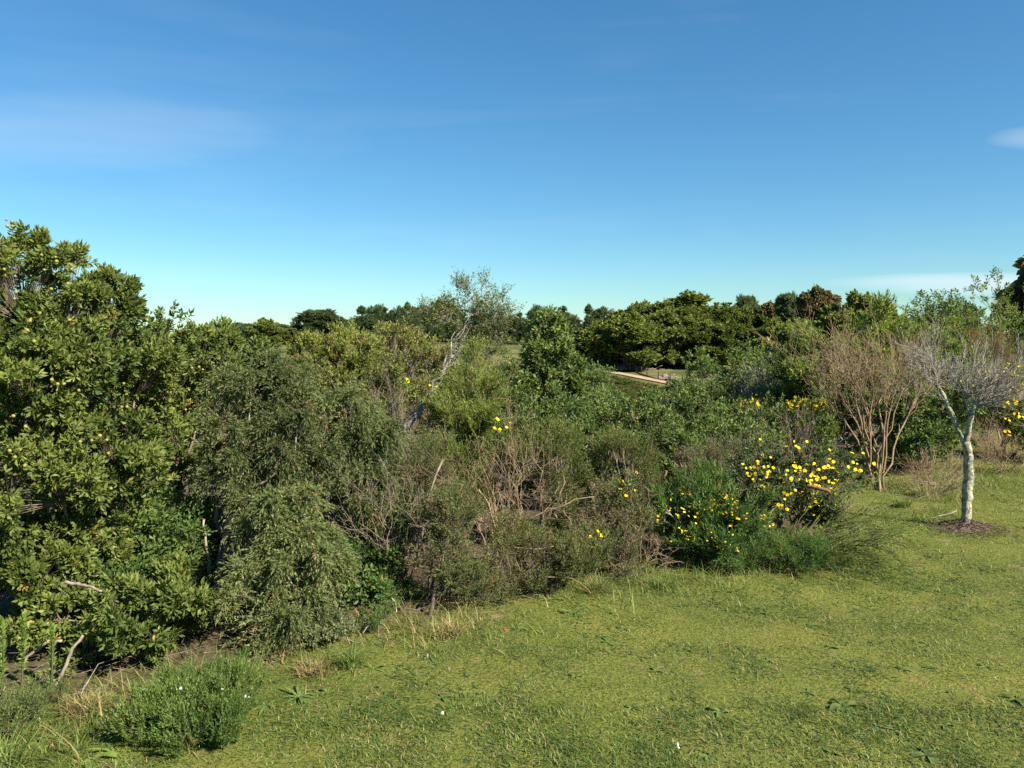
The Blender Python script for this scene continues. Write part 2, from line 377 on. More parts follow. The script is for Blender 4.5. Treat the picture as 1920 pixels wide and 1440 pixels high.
OLIVE = dict(sub=4, L=.20, n=12, ll=.026, lw=.008, a0=1.0, a1=.5, t0=.1, spread=.4, up=.3, shape='ndl', cols=[(.09, .105, .03), (.18, .185, .05), (.20, .14, .08)], cf=1.6, bad=.04, badtip=.06)
FINGER = dict(sub=3, L=.20, n=15, ll=.05, lw=.0065, a0=1.0, a1=.5, t0=.05, spread=.25, up=.7, shape='ndl', cols=[(.05, .10, .03), (.13, .19, .05), (.22, .15, .06)], cf=3, bad=.02, badtip=.02)

# ------------------------------------------------------------------ ground
def build_ground():
    def axis(lo, hi, step, far, n):
        m = np.arange(lo, hi + 1e-6, step); g = np.geomspace(step, far, n); return np.concatenate([lo - g[::-1], m, hi + g])
    xs = axis(-8, 13, .3, 5000, 45); ys = axis(0, 16, .22, 5000, 90)
    X, Y = np.meshgrid(xs, ys); Z = terrain(X, Y)
    mb = MB(); nx, ny = len(xs), len(ys)
    i = (np.arange(ny - 1)[:, None] * nx + np.arange(nx - 1)[None]).ravel()
    s = (Y - yh(X)).ravel()
    se = s - 2.6 * np.clip((X - 2.4) / .8, 0, 1).ravel(); lawn = np.clip((.75 - se) / .6 + (fbm(np.stack([X, Y], -1) * 3, 9) - .5).ravel() * 1.2, 0, 1)
    c = np.stack([lawn, np.zeros_like(lawn), np.zeros_like(lawn)], 1)
    mb.add(np.stack([X, Y, Z], -1), np.stack([i, i + 1, i + nx + 1, i + nx], 1), c)
    m, N, L, b, out = mat_nodes('ground_turf_and_soil')
    at = N.new('ShaderNodeAttribute'); at.attribute_name = 'col'
    sep = N.new('ShaderNodeSeparateColor'); L.new(at.outputs['Color'], sep.inputs[0])
    tc = N.new('ShaderNodeTexCoord')
    def nz(scale, det=5, ro=.6):
        n = N.new('ShaderNodeTexNoise'); n.inputs['Scale'].default_value = scale; n.inputs['Detail'].default_value = det; n.inputs['Roughness'].default_value = ro
        L.new(tc.outputs['Object'], n.inputs[0]); return n.outputs[0]
    def ramp(f, *cs):
        r = N.new('ShaderNodeValToRGB'); L.new(f, r.inputs[0]); e = r.color_ramp.elements
        e[0].position, e[0].color = cs[0][0], (*cs[0][1], 1); e[1].position, e[1].color = cs[-1][0], (*cs[-1][1], 1)
        for q in cs[1:-1]: k = e.new(q[0]); k.color = (*q[1], 1)
        return r.outputs[0]
    def mix(f, a, c_, mode='MIX'):
        n = N.new('ShaderNodeMix'); n.data_type = 'RGBA'; n.blend_type = mode
        for q, v in ((0, f), (6, a), (7, c_)):
            if isinstance(v, float): n.inputs[q].default_value = v
            elif isinstance(v, tuple): n.inputs[q].default_value = (*v, 1)
            else: L.new(v, n.inputs[q])
        return n.outputs[2]
    turf = ramp(nz(1.3), (.30, (.082, .102, .022)), (.5, (.114, .132, .028)), (.70, (.15, .156, .036)))
    fine = ramp(nz(55, 4, .7), (.36, (.45, .45, .45)), (.52, (1, 1, 1)), (.68, (1.45, 1.38, 1.3)))
    turf = mix(1.0, turf, fine, 'MULTIPLY')
    dry = ramp(nz(7, 4), (.6, (0, 0, 0)), (.72, (1, 1, 1)))
    turf = mix(dry, turf, (.20, .145, .07))
    soil = ramp(nz(9, 6, .7), (.35, (.035, .026, .018)), (.55, (.09, .07, .045)), (.7, (.16, .125, .08)))
    # wild ground further out: scrub, with meadow beyond
    mead = ramp(nz(.16, 6, .65), (.35, (.05, .065, .022)), (.52, (.10, .105, .035)), (.7, (.17, .14, .07)))
    sy = N.new('ShaderNodeSeparateXYZ'); L.new(tc.outputs['Object'], sy.inputs[0])
    far = N.new('ShaderNodeMapRange'); far.inputs[1].default_value = 14; far.inputs[2].default_value = 30; L.new(sy.outputs[1], far.inputs[0])
    wild = mix(far.outputs[0], soil, mead)
    L.new(mix(sep.outputs[0], wild, turf), b.inputs['Base Color'])
    b.inputs['Roughness'].default_value = .95; b.inputs['Specular IOR Level'].default_value = .1
    bp = N.new('ShaderNodeBump'); bp.inputs['Strength'].default_value = .7; bp.inputs['Distance'].default_value = .02
    L.new(nz(70, 4, .7), bp.inputs['Height']); L.new(bp.outputs[0], b.inputs['Normal'])
    o = mb.obj('ground', m, smooth=True, kind='structure'); o['label'] = 'mown lawn falling away into a scrubby valley behind'
build_ground()

def blades(mb, rng, xy, h, w, lean, cols, K=3, zoff=0.0, bend=.6):
    n = len(xy); z = terrain(xy[:, 0], xy[:, 1]) + zoff
    a = rng.random(n) * 2 * math.pi; d = np.stack([np.cos(a), np.sin(a), np.zeros(n)], 1); sdv = np.stack([-np.sin(a), np.cos(a), np.zeros(n)], 1)
    b0 = np.concatenate([xy, z[:, None]], 1); t = np.linspace(0, 1, K)
    vs = []
    for k, tt in enumerate(t):
        c = b0 + d * (lean * h * tt ** (1 + bend))[:, None] + np.array([0, 0, 1.]) * (h * (tt - .35 * lean * tt * tt))[:, None]
        ww = (w * (1 - tt) ** .7)[:, None]
        if k < K - 1: vs += [c - sdv * ww / 2, c + sdv * ww / 2]
        else: vs += [c]
    V = np.stack(vs, 1); m = V.shape[1]; base = np.arange(n)[:, None] * m
    q = [np.stack([base[:, 0] + 2 * k, base[:, 0] + 2 * k + 1, base[:, 0] + 2 * k + 3, base[:, 0] + 2 * k + 2], 1) for k in range(K - 2)]
    v0 = mb.n; cc = np.repeat(cols, m, 0)
    mb.add(V, base + np.array([[m - 3, m - 2, m - 1]]), cc)
    for f in q: mb.f.append(f + v0)

def build_lawn():
    rng = np.random.default_rng(5)
    n = 1000000
    # more blades close by, spread a few metres past both sides of the frame
    y = 2.0 + 12 * rng.random(n) ** 1.7; x = rng.uniform(-1, 1, n) * (y * .72 + 1.6)
    s = y - yh(x); ok = s < rng.normal(.3, .22, n); x, y = x[ok], y[ok]
    xy = np.stack([x, y], 1); pat = fbm(xy * 1.3, 21); pf = fbm(xy * 5, 31, 2)
    keep = rng.random(len(x)) < np.clip(.6 + (pf - .45) * 1.6, .4, 1); xy, pat, pf = xy[keep], pat[keep], pf[keep]
    xy, pat, pf = xy[:230000], pat[:230000], pf[:230000]
    m = len(xy); dist = xy[:, 1]
    h = rng.uniform(.012, .036, m) * (.45 + pf * .9) * (.8 + .06 * dist); w = rng.uniform(.003, .0062, m) * (.7 + .13 * dist)
    g1, g2, g3, g4 = np.array([.064, .106, .023]), np.array([.126, .168, .034]), np.array([.185, .192, .042]), np.array([.25, .215, .095])
    wv = np.clip((pat - .5) * 2.0 + .5 - (pf - .5) * .8 + rng.normal(size=m) * .25, 0, 1)[:, None]
    c = g1 * (1 - wv) + g2 * wv
    yl = (rng.random(m) < np.clip((fbm(xy * .8, 77) - .38) * 1.5, .08, .45))[:, None]; c = np.where(yl, g3, c)
    dr = (rng.random(m) < np.clip((fbm(xy * 2.5, 99) - .5) * .7, .03, .3))[:, None]; c = np.where(dr, g4, c)
    c = c * rng.uniform(.7, 1.3, (m, 1))
    mb = MB(); ln = rng.uniform(.6, 2.3, m); nr = dist < 3.4
    blades(mb, rng, xy[nr], h[nr], w[nr], ln[nr], c[nr], 3, -.003); blades(mb, rng, xy[~nr], h[~nr], w[~nr], ln[~nr], c[~nr], 2, -.003)
    q = rng.random(m); cl = (fbm(xy * 2.4, 123) + .25 * (fbm(xy * 9, 124, 2) - .5) > .57) & (q < .16)
    blades(mb, rng, xy[cl] + .004, rng.uniform(.012, .024, cl.sum()), rng.uniform(.007, .012, cl.sum()) * (.75 + .08 * dist[cl]), rng.uniform(1.2, 2.4, cl.sum()), np.array([.062, .098, .026]) * rng.uniform(.7, 1.35, (cl.sum(), 1)), 2, .002)
    st_ = q > .994
    blades(mb, rng, xy[st_] - .003, rng.uniform(.012, .03, st_.sum()), rng.uniform(.003, .005, st_.sum()), rng.uniform(2.0, 3.2, st_.sum()), np.array([.27, .225, .125]) * rng.uniform(.6, 1.2, (st_.sum(), 1)), 2, .008)
    o = mb.obj('lawn_grass', GRASS, kind='stuff'); tag(o, 'short yellow green grass covering the mown lawn', 'grass')
build_lawn()

def build_rough():
    rng = np.random.default_rng(8)
    n = 34000
    x = np.where(rng.random(n) < .6, rng.uniform(-5, 9, n), rng.uniform(2.6, 7, n)); s = rng.normal(.12, .3, n) + np.where(rng.random(n) < .35, rng.uniform(0, 1.2, n), 0)
    s = np.where((x > 3.0) & (rng.random(n) < .75), rng.uniform(-.1, 3.4, n), s)
    y = yh(x) + s; xy = np.stack([x, y], 1)
    d = fbm(xy * 2.2, 41); k = rng.random(n) < np.clip((d - .33) * 3.5, .15, 1); xy = xy[k]; d = d[k]; m = len(xy)
    h = rng.uniform(.04, .17, m) * (.5 + d) * np.clip(1.2 - .05 * xy[:, 1], .6, 1); w = rng.uniform(.003, .0065, m)
    g = np.array([[.10, .15, .03], [.17, .21, .05], [.32, .25, .12], [.24, .17, .08]])
    dry = fbm(xy * 1.5, 61); ci = np.where(rng.random(m) < np.clip((dry - .35) * 1.5, .1, .7), rng.integers(2, 4, m), rng.integers(0, 2, m))
    mb = MB(); blades(mb, rng, xy, h, w, rng.uniform(.3, 1.7, m), g[ci] * rng.uniform(.7, 1.3, (m, 1)), 5, -.01)
    o = mb.obj('rough_grass', GRASS, kind='stuff'); tag(o, 'longer rough grass and straw along the foot of the scrub', 'grass')
    # dead twigs and leaf litter under the bushes
    mb = MB(); n = 1500
    x = rng.uniform(-4.5, 7, n); y = yh(x) + rng.uniform(.1, 2.2, n); a = rng.random(n) * 6.28; l = rng.uniform(.05, .3, n)
    A = np.stack([x, y, terrain(x, y) + rng.uniform(.0, .05, n)], 1); B = A + np.stack([np.cos(a) * l, np.sin(a) * l, rng.uniform(0, .35, n) * l], 1)
    tubes(mb, bez(A, B, rng.normal(size=A.shape) * .2 * l[:, None], 4, rng, .04), np.tile(np.array([[1, .9, .7, .4]]), (n, 1)) * rng.uniform(.001, .0028, (n, 1)), 3)
    o = mb.obj('twig_litter', DEADWOOD, kind='stuff'); tag(o, 'fallen dead twigs littering the soil under the scrub', 'litter')
build_rough()

# ------------------------------------------------------------------ bare branching growth
def grow(rng, S, D, Ln, R, levels, nch, ang, up=.2, shrink=.62, K=5, wob=.05, tmin=.35, rs=.55):
    """level by level: returns list of (paths, radii)"""
    out = []
    for lv in range(levels):
        n = len(S); E = S + D * Ln[:, None] + np.array([0, 0, up]) * Ln[:, None] * .6
        bend = (D - nrm(E - S)) * Ln[:, None] * .3
        p = bez(S, E, bend, K, rng, wob); r = R[:, None] * np.linspace(1, .55, K)[None]
        out.append((p, r))
        if lv == levels - 1: break
        c = nch[lv]; idx = np.repeat(np.arange(n), c); t = rng.uniform(tmin, 1, len(idx)); t[::c] = 1.0
        fi = t * (K - 1); i0 = np.minimum(fi.astype(int), K - 2); fr = (fi - i0)[:, None]
        S2 = p[idx, i0] * (1 - fr) + p[idx, i0 + 1] * fr; T = nrm(p[idx, i0 + 1] - p[idx, i0])
        e1, e2 = frames(T); ph = rng.random(len(idx)) * 6.28; aa = np.abs(rng.normal(ang[lv], ang[lv] * .35, len(idx)))
        D2 = nrm(T * np.cos(aa)[:, None] + (np.cos(ph)[:, None] * e1 + np.sin(ph)[:, None] * e2) * np.sin(aa)[:, None] + np.array([0, 0, up * .6]))
        L2 = Ln[idx] * shrink * rng.uniform(.6, 1.25, len(idx)); R2 = R[idx] * rs * rng.uniform(.8, 1.15, len(idx))
        S, D, Ln, R = S2, D2, L2, R2
    return out

def twig_bush(name, label, base, n, h, spread, mat, seed, levels=4, nch=(4, 4, 4), ang=(.35, .4, .5), up=.25, r=.009, group=None, lean=(0, 0), cat='shrub', shrink=.62, z0=-.02):
    rng = np.random.default_rng(seed); bz = float(terrain(*base)); root = empty(name, (base[0], base[1], bz), label, cat, group)
    a = rng.random(n) * 6.28; q = rng.random(n) ** .6 * spread
    D = nrm(np.stack([np.cos(a) * q + lean[0], np.sin(a) * q + lean[1], np.ones(n)], 1))
    S = np.stack([np.cos(a) * .05 * rng.random(n), np.sin(a) * .05 * rng.random(n), np.full(n, z0)], 1)
    tot = 1 + shrink + shrink ** 2 + (shrink ** 3 if levels > 3 else 0)
    Ln = np.full(n, h / tot * 1.1) * rng.uniform(.75, 1.2, n); R = np.full(n, r) * rng.uniform(.6, 1.1, n)
    g = grow(rng, S, D, Ln, R, levels, nch, ang, up, shrink)
    m1, m2 = MB(), MB()
    tubes(m1, *g[0], 6); tubes(m1, *g[1], 5)
    for k in g[2:]: tubes(m2, k[0][:, ::2], np.maximum(k[1][:, ::2], .0011), 3)
    m1.obj('stem', mat, root, True); m2.obj('twigs', mat, root, kind='stuff')
    return root

# ------------------------------------------------------------------ NEAR SCRUB
def at(px, dep): p = P(px, 700, dep); return (p[0], dep)

A1 = blobs_px([(-70, 640, 4.5, 170, 190, .55), (40, 540, 4.5, 85, 105, .4), (90, 720, 4.4, 150, 140, .5), (80, 890, 4.2, 165, 150, .45), (235, 880, 4.5, 85, 110, .35),
               (40, 1060, 4.05, 120, 100, .35), (150, 1020, 4.3, 100, 70, .3), (-60, 800, 4.4, 140, 140, .5), (205, 690, 4.8, 120, 100, .4), (215, 560, 4.8, 45, 50, .2), (105, 490, 4.5, 45, 50, .2), (150, 590, 4.6, 80, 70, .3), (-100, 950, 4.2, 140, 200, .4)])
shA = plant('fruiting_shrub', 'tall glossy whorl-leaved shrub with round yellow fruit, filling the picture edge', 'shrub', at(110, 4.75), A1, WHORL, 6400, 230, .27, 8, .002, BARK_BROWN, GLOSSY, 11, inner=.2, rag=.08)
A2 = blobs_px([(330, 690, 6.2, 120, 95, .5), (445, 710, 6.2, 95, 75, .45), (290, 820, 6.0, 110, 120, .4), (510, 690, 6.3, 55, 40, .3), (400, 640, 6.3, 50, 30, .25)])
plant('glossy_shrub', 'glossy whorl-leaved shrub behind the fruiting one, its top sloping down to the far pines', 'shrub', at(370, 6.3), A2, dict(WHORL, n=15, ll=.04, lw=.013), 2300, 110, .28, 6, .0024, BARK_BROWN, GLOSSY, 12, inner=.2)
A3 = blobs_px([(280, 1150, 3.95, 95, 75, .3), (205, 1220, 3.9, 60, 45, .2), (345, 1120, 4.0, 45, 50, .2), (120, 1160, 4.05, 80, 65, .25), (255, 1225, 3.85, 60, 40, .2)])
plant('glossy_shrub', 'low glossy whorl-leaved shrub above the feathery bush, with bare grey twigs showing', 'shrub', at(240, 4.05), A3, dict(WHORL, n=15, ll=.035, lw=.011), 1300, 80, .3, 6, .0016, BARK_BROWN, GLOSSY, 13, inner=.1, spreadb=.08)

# round yellow fruits, seen on the face of the tall shrub
def ico(r, rng=None, sub=8):
    mb = MB(); n1, n2 = 6, sub; a = np.linspace(0, math.pi, n1)[1:-1]; b = np.arange(n2) * 2 * math.pi / n2
    v = [[0, 0, r]] + [[r * math.sin(i) * math.cos(j), r * math.sin(i) * math.sin(j), r * math.cos(i)] for i in a for j in b] + [[0, 0, -r]]
    f3 = [[0, 1 + j, 1 + (j + 1) % n2] for j in range(n2)] + [[len(v) - 1, len(v) - 1 - n2 + (j + 1) % n2, len(v) - 1 - n2 + j] for j in range(n2)]
    f4 = [[1 + i * n2 + j, 1 + (i + 1) * n2 + j, 1 + (i + 1) * n2 + (j + 1) % n2, 1 + i * n2 + (j + 1) % n2] for i in range(len(a) - 1) for j in range(n2)]
    mb.add(np.array(v), np.array(f3)); mb.f.append(np.array(f4)); return mb
fruit_me = ico(.0095).mesh('fruit', FRUITM, True)
FR = [(12, 412), (22, 416), (14, 424), (23, 424), (78, 478), (104, 482), (106, 490), (83, 506), (102, 510), (134, 505), (96, 542), (8, 505), (127, 532), (56, 602), (30, 548), (27, 560), (178, 672), (74, 587),
      (130, 600), (168, 678), (185, 685), (120, 720), (108, 720), (97, 712), (44, 702), (43, 710), (232, 719), (148, 732), (228, 763), (238, 763), (267, 770), (285, 770), (313, 775), (320, 775), (18, 845), (28, 857),
      (47, 873), (150, 828), (172, 826), (187, 817), (200, 825), (153, 846), (203, 850), (208, 916), (306, 912), (5, 975), (315, 733), (354, 731), (324, 640), (348, 768), (64, 640), (275, 600), (380, 693), (373, 688), (360, 690), (48, 800), (25, 780), (120, 905)]
rf = np.random.default_rng(3)
for px, py in FR:
    p = front_hit(px, py, A1 if px < 290 else A2); o = bpy.data.objects.new('fruit', fruit_me); COL.objects.link(o); o.parent = shA
    o.location = p - np.array(shA.location) + nrm(C0 - p) * .03; o.scale = [rf.uniform(.8, 1.15)] * 3; o.rotation_euler = rf.uniform(0, 6, 3)

B1 = blobs_px([(490, 735, 4.95, 85, 80, .3), (465, 850, 4.9, 75, 90, .28), (545, 815, 4.9, 60, 80, .25), (500, 920, 4.85, 70, 45, .2)])
plant('drooping_shrub', 'grey green fine-leaved drooping shrub on bare forked stems beside the glossy shrub', 'shrub', at(425, 4.95), B1, DROOP, 950, 70, .3, 5, .0022, BARK_GREY, MATTE, 21, f1=.6, twigs=True)
B2 = blobs_px([(650, 805, 5.3, 75, 75, .3), (640, 915, 5.2, 70, 60, .25), (690, 900, 5.2, 40, 70, .2), (600, 880, 5.2, 45, 60, .2)])
plant('drooping_shrub', 'grey green drooping shrub above the dark hollow in the scrub', 'shrub', at(635, 5.35), B2, DROOP, 850, 60, .3, 5, .0022, BARK_GREY, MATTE, 22, f1=.6, twigs=True)
B3 = blobs_px([(525, 960, 4.4, 55, 55, .2), (560, 1050, 4.25, 65, 65, .22), (490, 1120, 4.15, 60, 75, .22), (545, 1150, 4.1, 55, 60, .2), (510, 1215, 4.05, 50, 35, .15), (610, 1040, 4.3, 30, 60, .12)])
plant('drooping_shrub', 'olive drooping shrub hanging its sprays down to the lawn edge', 'shrub', at(540, 4.25), B3, dict(DROOP, cols=[(.080, .105, .040), (.160, .180, .066), (.2, .15, .08)]), 900, 70, .3, 5, .0022, BARK_GREY, MATTE, 23, twigs=True, rag=.42)

SH = dict(SMALL, ll=.03, lw=.013, cols=[(.05, .09, .022), (.11, .165, .04), (.2, .18, .06)])
plant('leafy_scrub', 'small bright leafy scrub growing inside the dark hollow', 'shrub', at(705, 5.3), blobs_px([(690, 970, 5.3, 60, 45, .2), (745, 970, 5.2, 55, 40, .2), (660, 1030, 5.1, 40, 40, .15), (700, 1060, 4.9, 45, 40, .2)]), SH, 420, 50, .35, 5, .002, BARK_DARK, GLOSSY, 31, spreadb=.12)
plant('leafy_scrub', 'low leafy sprigs among dead sticks below the dark hollow', 'shrub', at(690, 4.7), blobs_px([(690, 1120, 4.7, 60, 35, .2), (760, 1140, 4.7, 40, 40, .15), (640, 1180, 4.5, 55, 30, .15), (720, 1185, 4.4, 45, 30, .15)]), SH, 260, 45, .4, 5, .002, BARK_DARK, GLOSSY, 32, spreadb=.12)

plant('leafy_scrub', 'leafy undergrowth between the fruiting shrub and the low glossy one', 'shrub', at(250, 4.6), blobs_px([(230, 1030, 4.6, 110, 60, .3), (340, 1040, 4.7, 70, 70, .3), (150, 1080, 4.3, 90, 50, .2), (300, 980, 4.9, 90, 60, .3)]), dict(SH, cols=[(.055, .095, .024), (.12, .17, .045), (.2, .18, .06)]), 900, 70, .35, 6, .0018, BARK_DARK, GLOSSY, 33, spreadb=.12)
C1 = blobs_px([(640, 690, 9.5, 85, 60, .6), (600, 720, 9.3, 55, 55, .4), (690, 720, 9.3, 55, 60, .4), (630, 800, 9.0, 90, 70, .5)])
plant('olive_bush', 'rounded yellow green bush below the flat-topped pine', 'bush', at(640, 9.4), C1, dict(OLIVE, ll=.042, lw=.013, cols=[(.095, .115, .03), (.20, .21, .05), (.20, .16, .07)]), 1500, 90, .3, 6, .0022, BARK_BROWN, MATTE, 41)
C2 = blobs_px([(765, 690, 11, 65, 60, .5), (740, 650, 11, 45, 35, .35), (810, 700, 11, 50, 55, .4), (790, 760, 10.5, 90, 60, .5)])
plant('olive_bush', 'loose yellow and brown bush behind the leaning trunk', 'bush', at(775, 11), C2, dict(OLIVE, cols=[(.11, .11, .045), (.19, .19, .055), (.19, .14, .10)], badtip=.1, n=10, ll=.04, lw=.013), 1000, 70, .3, 7, .003, BARK_GREY, MATTE, 42, f1=.6)

# leaning tree with a pale trunk
tk = [P(*q) for q in [(716, 890, 7.0), (722, 850, 7.0), (745, 815, 7.02), (775, 785, 7.05), (803, 748, 7.1), (822, 718, 7.15), (838, 685, 7.2), (856, 655, 7.25), (878, 618, 7.3), (895, 585, 7.3)]]
tk = [np.array([tk[0][0] - .03, tk[0][1], float(terrain(tk[0][0], tk[0][1])) - .05])] + tk
D1 = blobs_px([(880, 560, 7.3, 34, 34, .2), (925, 560, 7.3, 30, 38, .2), (935, 590, 7.3, 30, 25, .2), (850, 595, 7.3, 45, 30, .25), (885, 635, 7.3, 40, 25, .2), (920, 645, 7.25, 30, 30, .2), (800, 590, 7.4, 25, 22, .2), (860, 580, 7.3, 40, 26, .2), (905, 610, 7.3, 40, 26, .2)])
plant('leaning_tree', 'thin tree leaning on a pale bare trunk, its sparse crown against the sky', 'tree', (tk[0][0], tk[0][1]), D1, dict(OLIVE, sub=3, L=.17, n=9, ll=.022, lw=.007, spread=.45, cols=[(.09, .105, .045), (.17, .185, .07), (.22, .14, .08)], badtip=.05), 640, 90, .36, 7, .0018, BARK_GREY, MATTE, 51, trunk=tk, trunk_r=[.033, .030, .024, .017, .009], inner=.25, f1=.55)

E1 = blobs_px([(890, 725, 6.6, 48, 62, .22), (865, 790, 6.4, 45, 60, .2), (900, 830, 6.3, 45, 70, .2), (860, 870, 6.1, 50, 50, .2), (905, 920, 6.0, 35, 40, .15)])
plant('upright_shrub', 'upright light green fine-leaved shrub in front of the leaning trunk', 'shrub', at(885, 6.5), E1, UPRIGHT, 800, 60, .32, 6, .0022, BARK_BROWN, MATTE, 61, twigs=True)

F1_ = blobs_px([(1040, 625, 13, 32, 38, .4), (1035, 680, 13, 50, 45, .5), (1030, 740, 12.8, 65, 60, .6), (1070, 725, 13, 25, 40, .3)])
plant('leafy_tree', 'slim leafy young tree standing up from the thicket beside the track', 'tree', at(1035, 13), F1_, dict(SMALL, ll=.07, lw=.03, L=.22, n=9), 900, 70, .3, 5, .004, BARK_GREY, GLOSSY, 71)

# heath and dry brush
plant('heath_bush', 'dark brownish heath bush under the leaning trunk', 'bush', at(775, 5.6), blobs_px([(770, 870, 5.6, 48, 55, .25), (800, 900, 5.5, 40, 60, .2), (750, 930, 5.5, 40, 50, .2)]), dict(HEATHB, cols=[(.07, .08, .035), (.12, .13, .05), (.16, .10, .06)]), 520, 45, .35, 6, .002, BARK_DARK, MATTE, 81)
plant('heath_bush', 'brown and green heath bush beside the pale upright stick', 'bush', at(850, 4.75), blobs_px([(845, 960, 4.8, 40, 45, .2), (850, 1040, 4.75, 45, 55, .2), (880, 1090, 4.7, 45, 40, .2)]), HEATHB, 620, 50, .35, 6, .002, BARK_DARK, MATTE, 82)
plant('heath_bush', 'yellow green heath bush at the middle of the scrub', 'bush', at(1050, 5.7), blobs_px([(1050, 880, 5.8, 40, 55, .2), (1065, 950, 5.7, 40, 55, .2), (1010, 850, 5.8, 40, 40, .2), (1050, 830, 5.9, 40, 35, .2)]), HEATH, 750, 60, .32, 6, .002, BARK_BROWN, MATTE, 83)
plant('heath_bush', 'upright green and brown heath bush beside the small yellow daisies', 'bush', at(1195, 6.0), blobs_px([(1200, 870, 6.1, 32, 45, .2), (1150, 850, 6.2, 40, 40, .2), (1210, 910, 6.0, 28, 35, .15)]), HEATH, 500, 45, .35, 5, .002, BARK_BROWN, MATTE, 84)
plant('heath_bush', 'grey heath bush with reddish patches between two flowering bushes', 'bush', at(1370, 6.6), blobs_px([(1370, 860, 6.7, 40, 40, .2), (1330, 880, 6.6, 45, 35, .2), (1290, 890, 6.5, 30, 35, .15)]), dict(HEATHB, cols=[(.105, .105, .06), (.165, .16, .09), (.2, .13, .09)]), 420, 40, .35, 5, .002, BARK_BROWN, MATTE, 85)
plant('heath_bush', 'low brown green heath along the lawn below the yellow heath', 'bush', at(1000, 5.0), blobs_px([(960, 1030, 5.0, 60, 45, .2), (1030, 1040, 5.0, 55, 45, .2), (1090, 1050, 5.0, 40, 40, .2), (930, 1100, 4.8, 50, 30, .15), (1010, 1085, 4.9, 50, 30, .15)]), dict(HEATHB, cols=[(.085, .095, .036), (.16, .17, .055), (.2, .14, .07)]), 750, 70, .35, 8, .002, BARK_DARK, MATTE, 86, spreadb=.12)
plant('heath_bush', 'greyish heath clump with a few yellow daisies near the middle', 'bush', at(1160, 5.5), blobs_px([(1170, 930, 5.6, 40, 35, .2), (1140, 980, 5.5, 40, 45, .2), (1190, 990, 5.4, 35, 50, .2), (1120, 1010, 5.3, 40, 40, .2), (1170, 1050, 5.2, 40, 30, .15)]), dict(HEATHB, cols=[(.09, .10, .045), (.155, .16, .07), (.2, .14, .09)]), 700, 60, .35, 7, .002, BARK_DARK, MATTE, 87, spreadb=.12)
twig_bush('dry_bush', 'tangled pale brown dry bush right of the upright green shrub', at(935, 5.5), 10, 1.0, .8, BARK_TAN, 91, 4, (4, 4, 3), (.5, .6, .7), .1, .007)
twig_bush('dry_bush', 'low tangle of dead grey twigs at the lawn edge, mid picture', at(960, 4.95), 12, .42, 1.3, BARK_BROWN, 92, 4, (4, 4, 4), (.6, .7, .8), .02, .005)
twig_bush('dry_bush', 'reddish dry twig tuft beside the yellow flowering bush', at(1185, 5.3), 9, .48, 1.0, BARK_TAN, 93, 4, (4, 4, 3), (.5, .6, .7), .05, .004)
twig_bush('dry_bush', 'thin dead upright twigs inside the dark hollow', at(745, 5.0), 12, .8, .8, BARK_BROWN, 94, 4, (3, 4, 3), (.4, .6, .7), .1, .006)
twig_bush('dry_bush', 'mauve bare twig bush behind the leaning trunk', at(735, 8.3), 9, 1.2, .6, BARK_BROWN, 95, 4, (4, 4, 4), (.4, .5, .5), .2, .012)
twig_bush('dry_bush', 'grey bare twiggy bush in the thicket below the meadow', at(1440, 12), 9, 1.35, .7, BARK_GREY, 96, 4, (5, 4, 4), (.4, .5, .5), .2, .016)
twig_bush('dry_bush', 'brown dry stems beside the tall bare brown bush', at(1490, 7.4), 8, .9, .9, BARK_BROWN, 97, 4, (4, 4, 4), (.5, .6, .6), .1, .007)
twig_bush('dry_bush', 'heap of dry straw coloured stalks behind the lichen-covered trunk', at(1760, 8.0), 22, .55, 1.7, BARK_TAN, 98, 4, (4, 4, 3), (.5, .6, .7), .02, .005)
twig_bush('dry_bush', 'dry stalks past the lichen-covered trunk, at the picture edge', at(1900, 9.2), 22, .7, 1.5, BARK_TAN, 99, 4, (4, 4, 3), (.5, .6, .7), .02, .005)

# thicket behind, each bush built from one of three growth forms
def thicket(label, px, dep, top, wpx, seed, st=SMALL, mat=GLOSSY, tips=700, name='thicket_bush', bottom=None, k=1.0):
    b = at(px, dep); gz = float(terrain(*b)); zt = P(px, top, dep)[2]; zc = gz + (zt - gz) * .62
    rx = wpx * dep / F / 2; rz = zt - zc; rng = np.random.default_rng(seed)
    c = np.array([b[0], b[1], zc]); bl = [(c, np.array([rx, rx * .8, rz]))]
    for q in range(4):
        a = rng.random() * 6.28; bl.append((c + np.array([math.cos(a) * rx * .55, math.sin(a) * rx * .45, rng.uniform(-.5, .25) * rz]), np.array([rx * .55, rx * .5, rz * rng.uniform(.45, .75)])))
    for q in range(3): a = rng.random() * 6.28; bl.append((np.array([b[0] + math.cos(a) * rx * .5, b[1] + math.sin(a) * rx * .4 - rx * .2, gz + (zt - gz) * .26]), np.array([rx * .55, rx * .5, (zt - gz) * .26])))
    s = dict(st); f = (dep / 7.5) ** .55 * k
    for q in ('ll', 'lw', 'L'): s[q] = st[q] * f
    return plant(name, label, 'bush', b, bl, s, tips, 60, .34, 6, .0026, BARK_BROWN, mat, seed)
G_ = 'dense thicket behind the front scrub'
thicket('dark leafy thicket bush right behind the upright green shrub', 980, 9.0, 735, 200, 101)
thicket('leafy thicket bush straight below the slim young tree', 1100, 10.5, 738, 200, 102)
thicket('leafy thicket bush in front of the dirt track', 1225, 9.5, 745, 230, 103, tips=900)
thicket('leafy thicket bush right of the track, below the meadow', 1345, 10.5, 735, 200, 104, tips=800)
thicket('lower leafy thicket bush above the heath, mid picture', 1115, 7.4, 795, 200, 105)
thicket('lower leafy thicket bush above the yellow flowering bush', 1280, 7.6, 805, 190, 106)
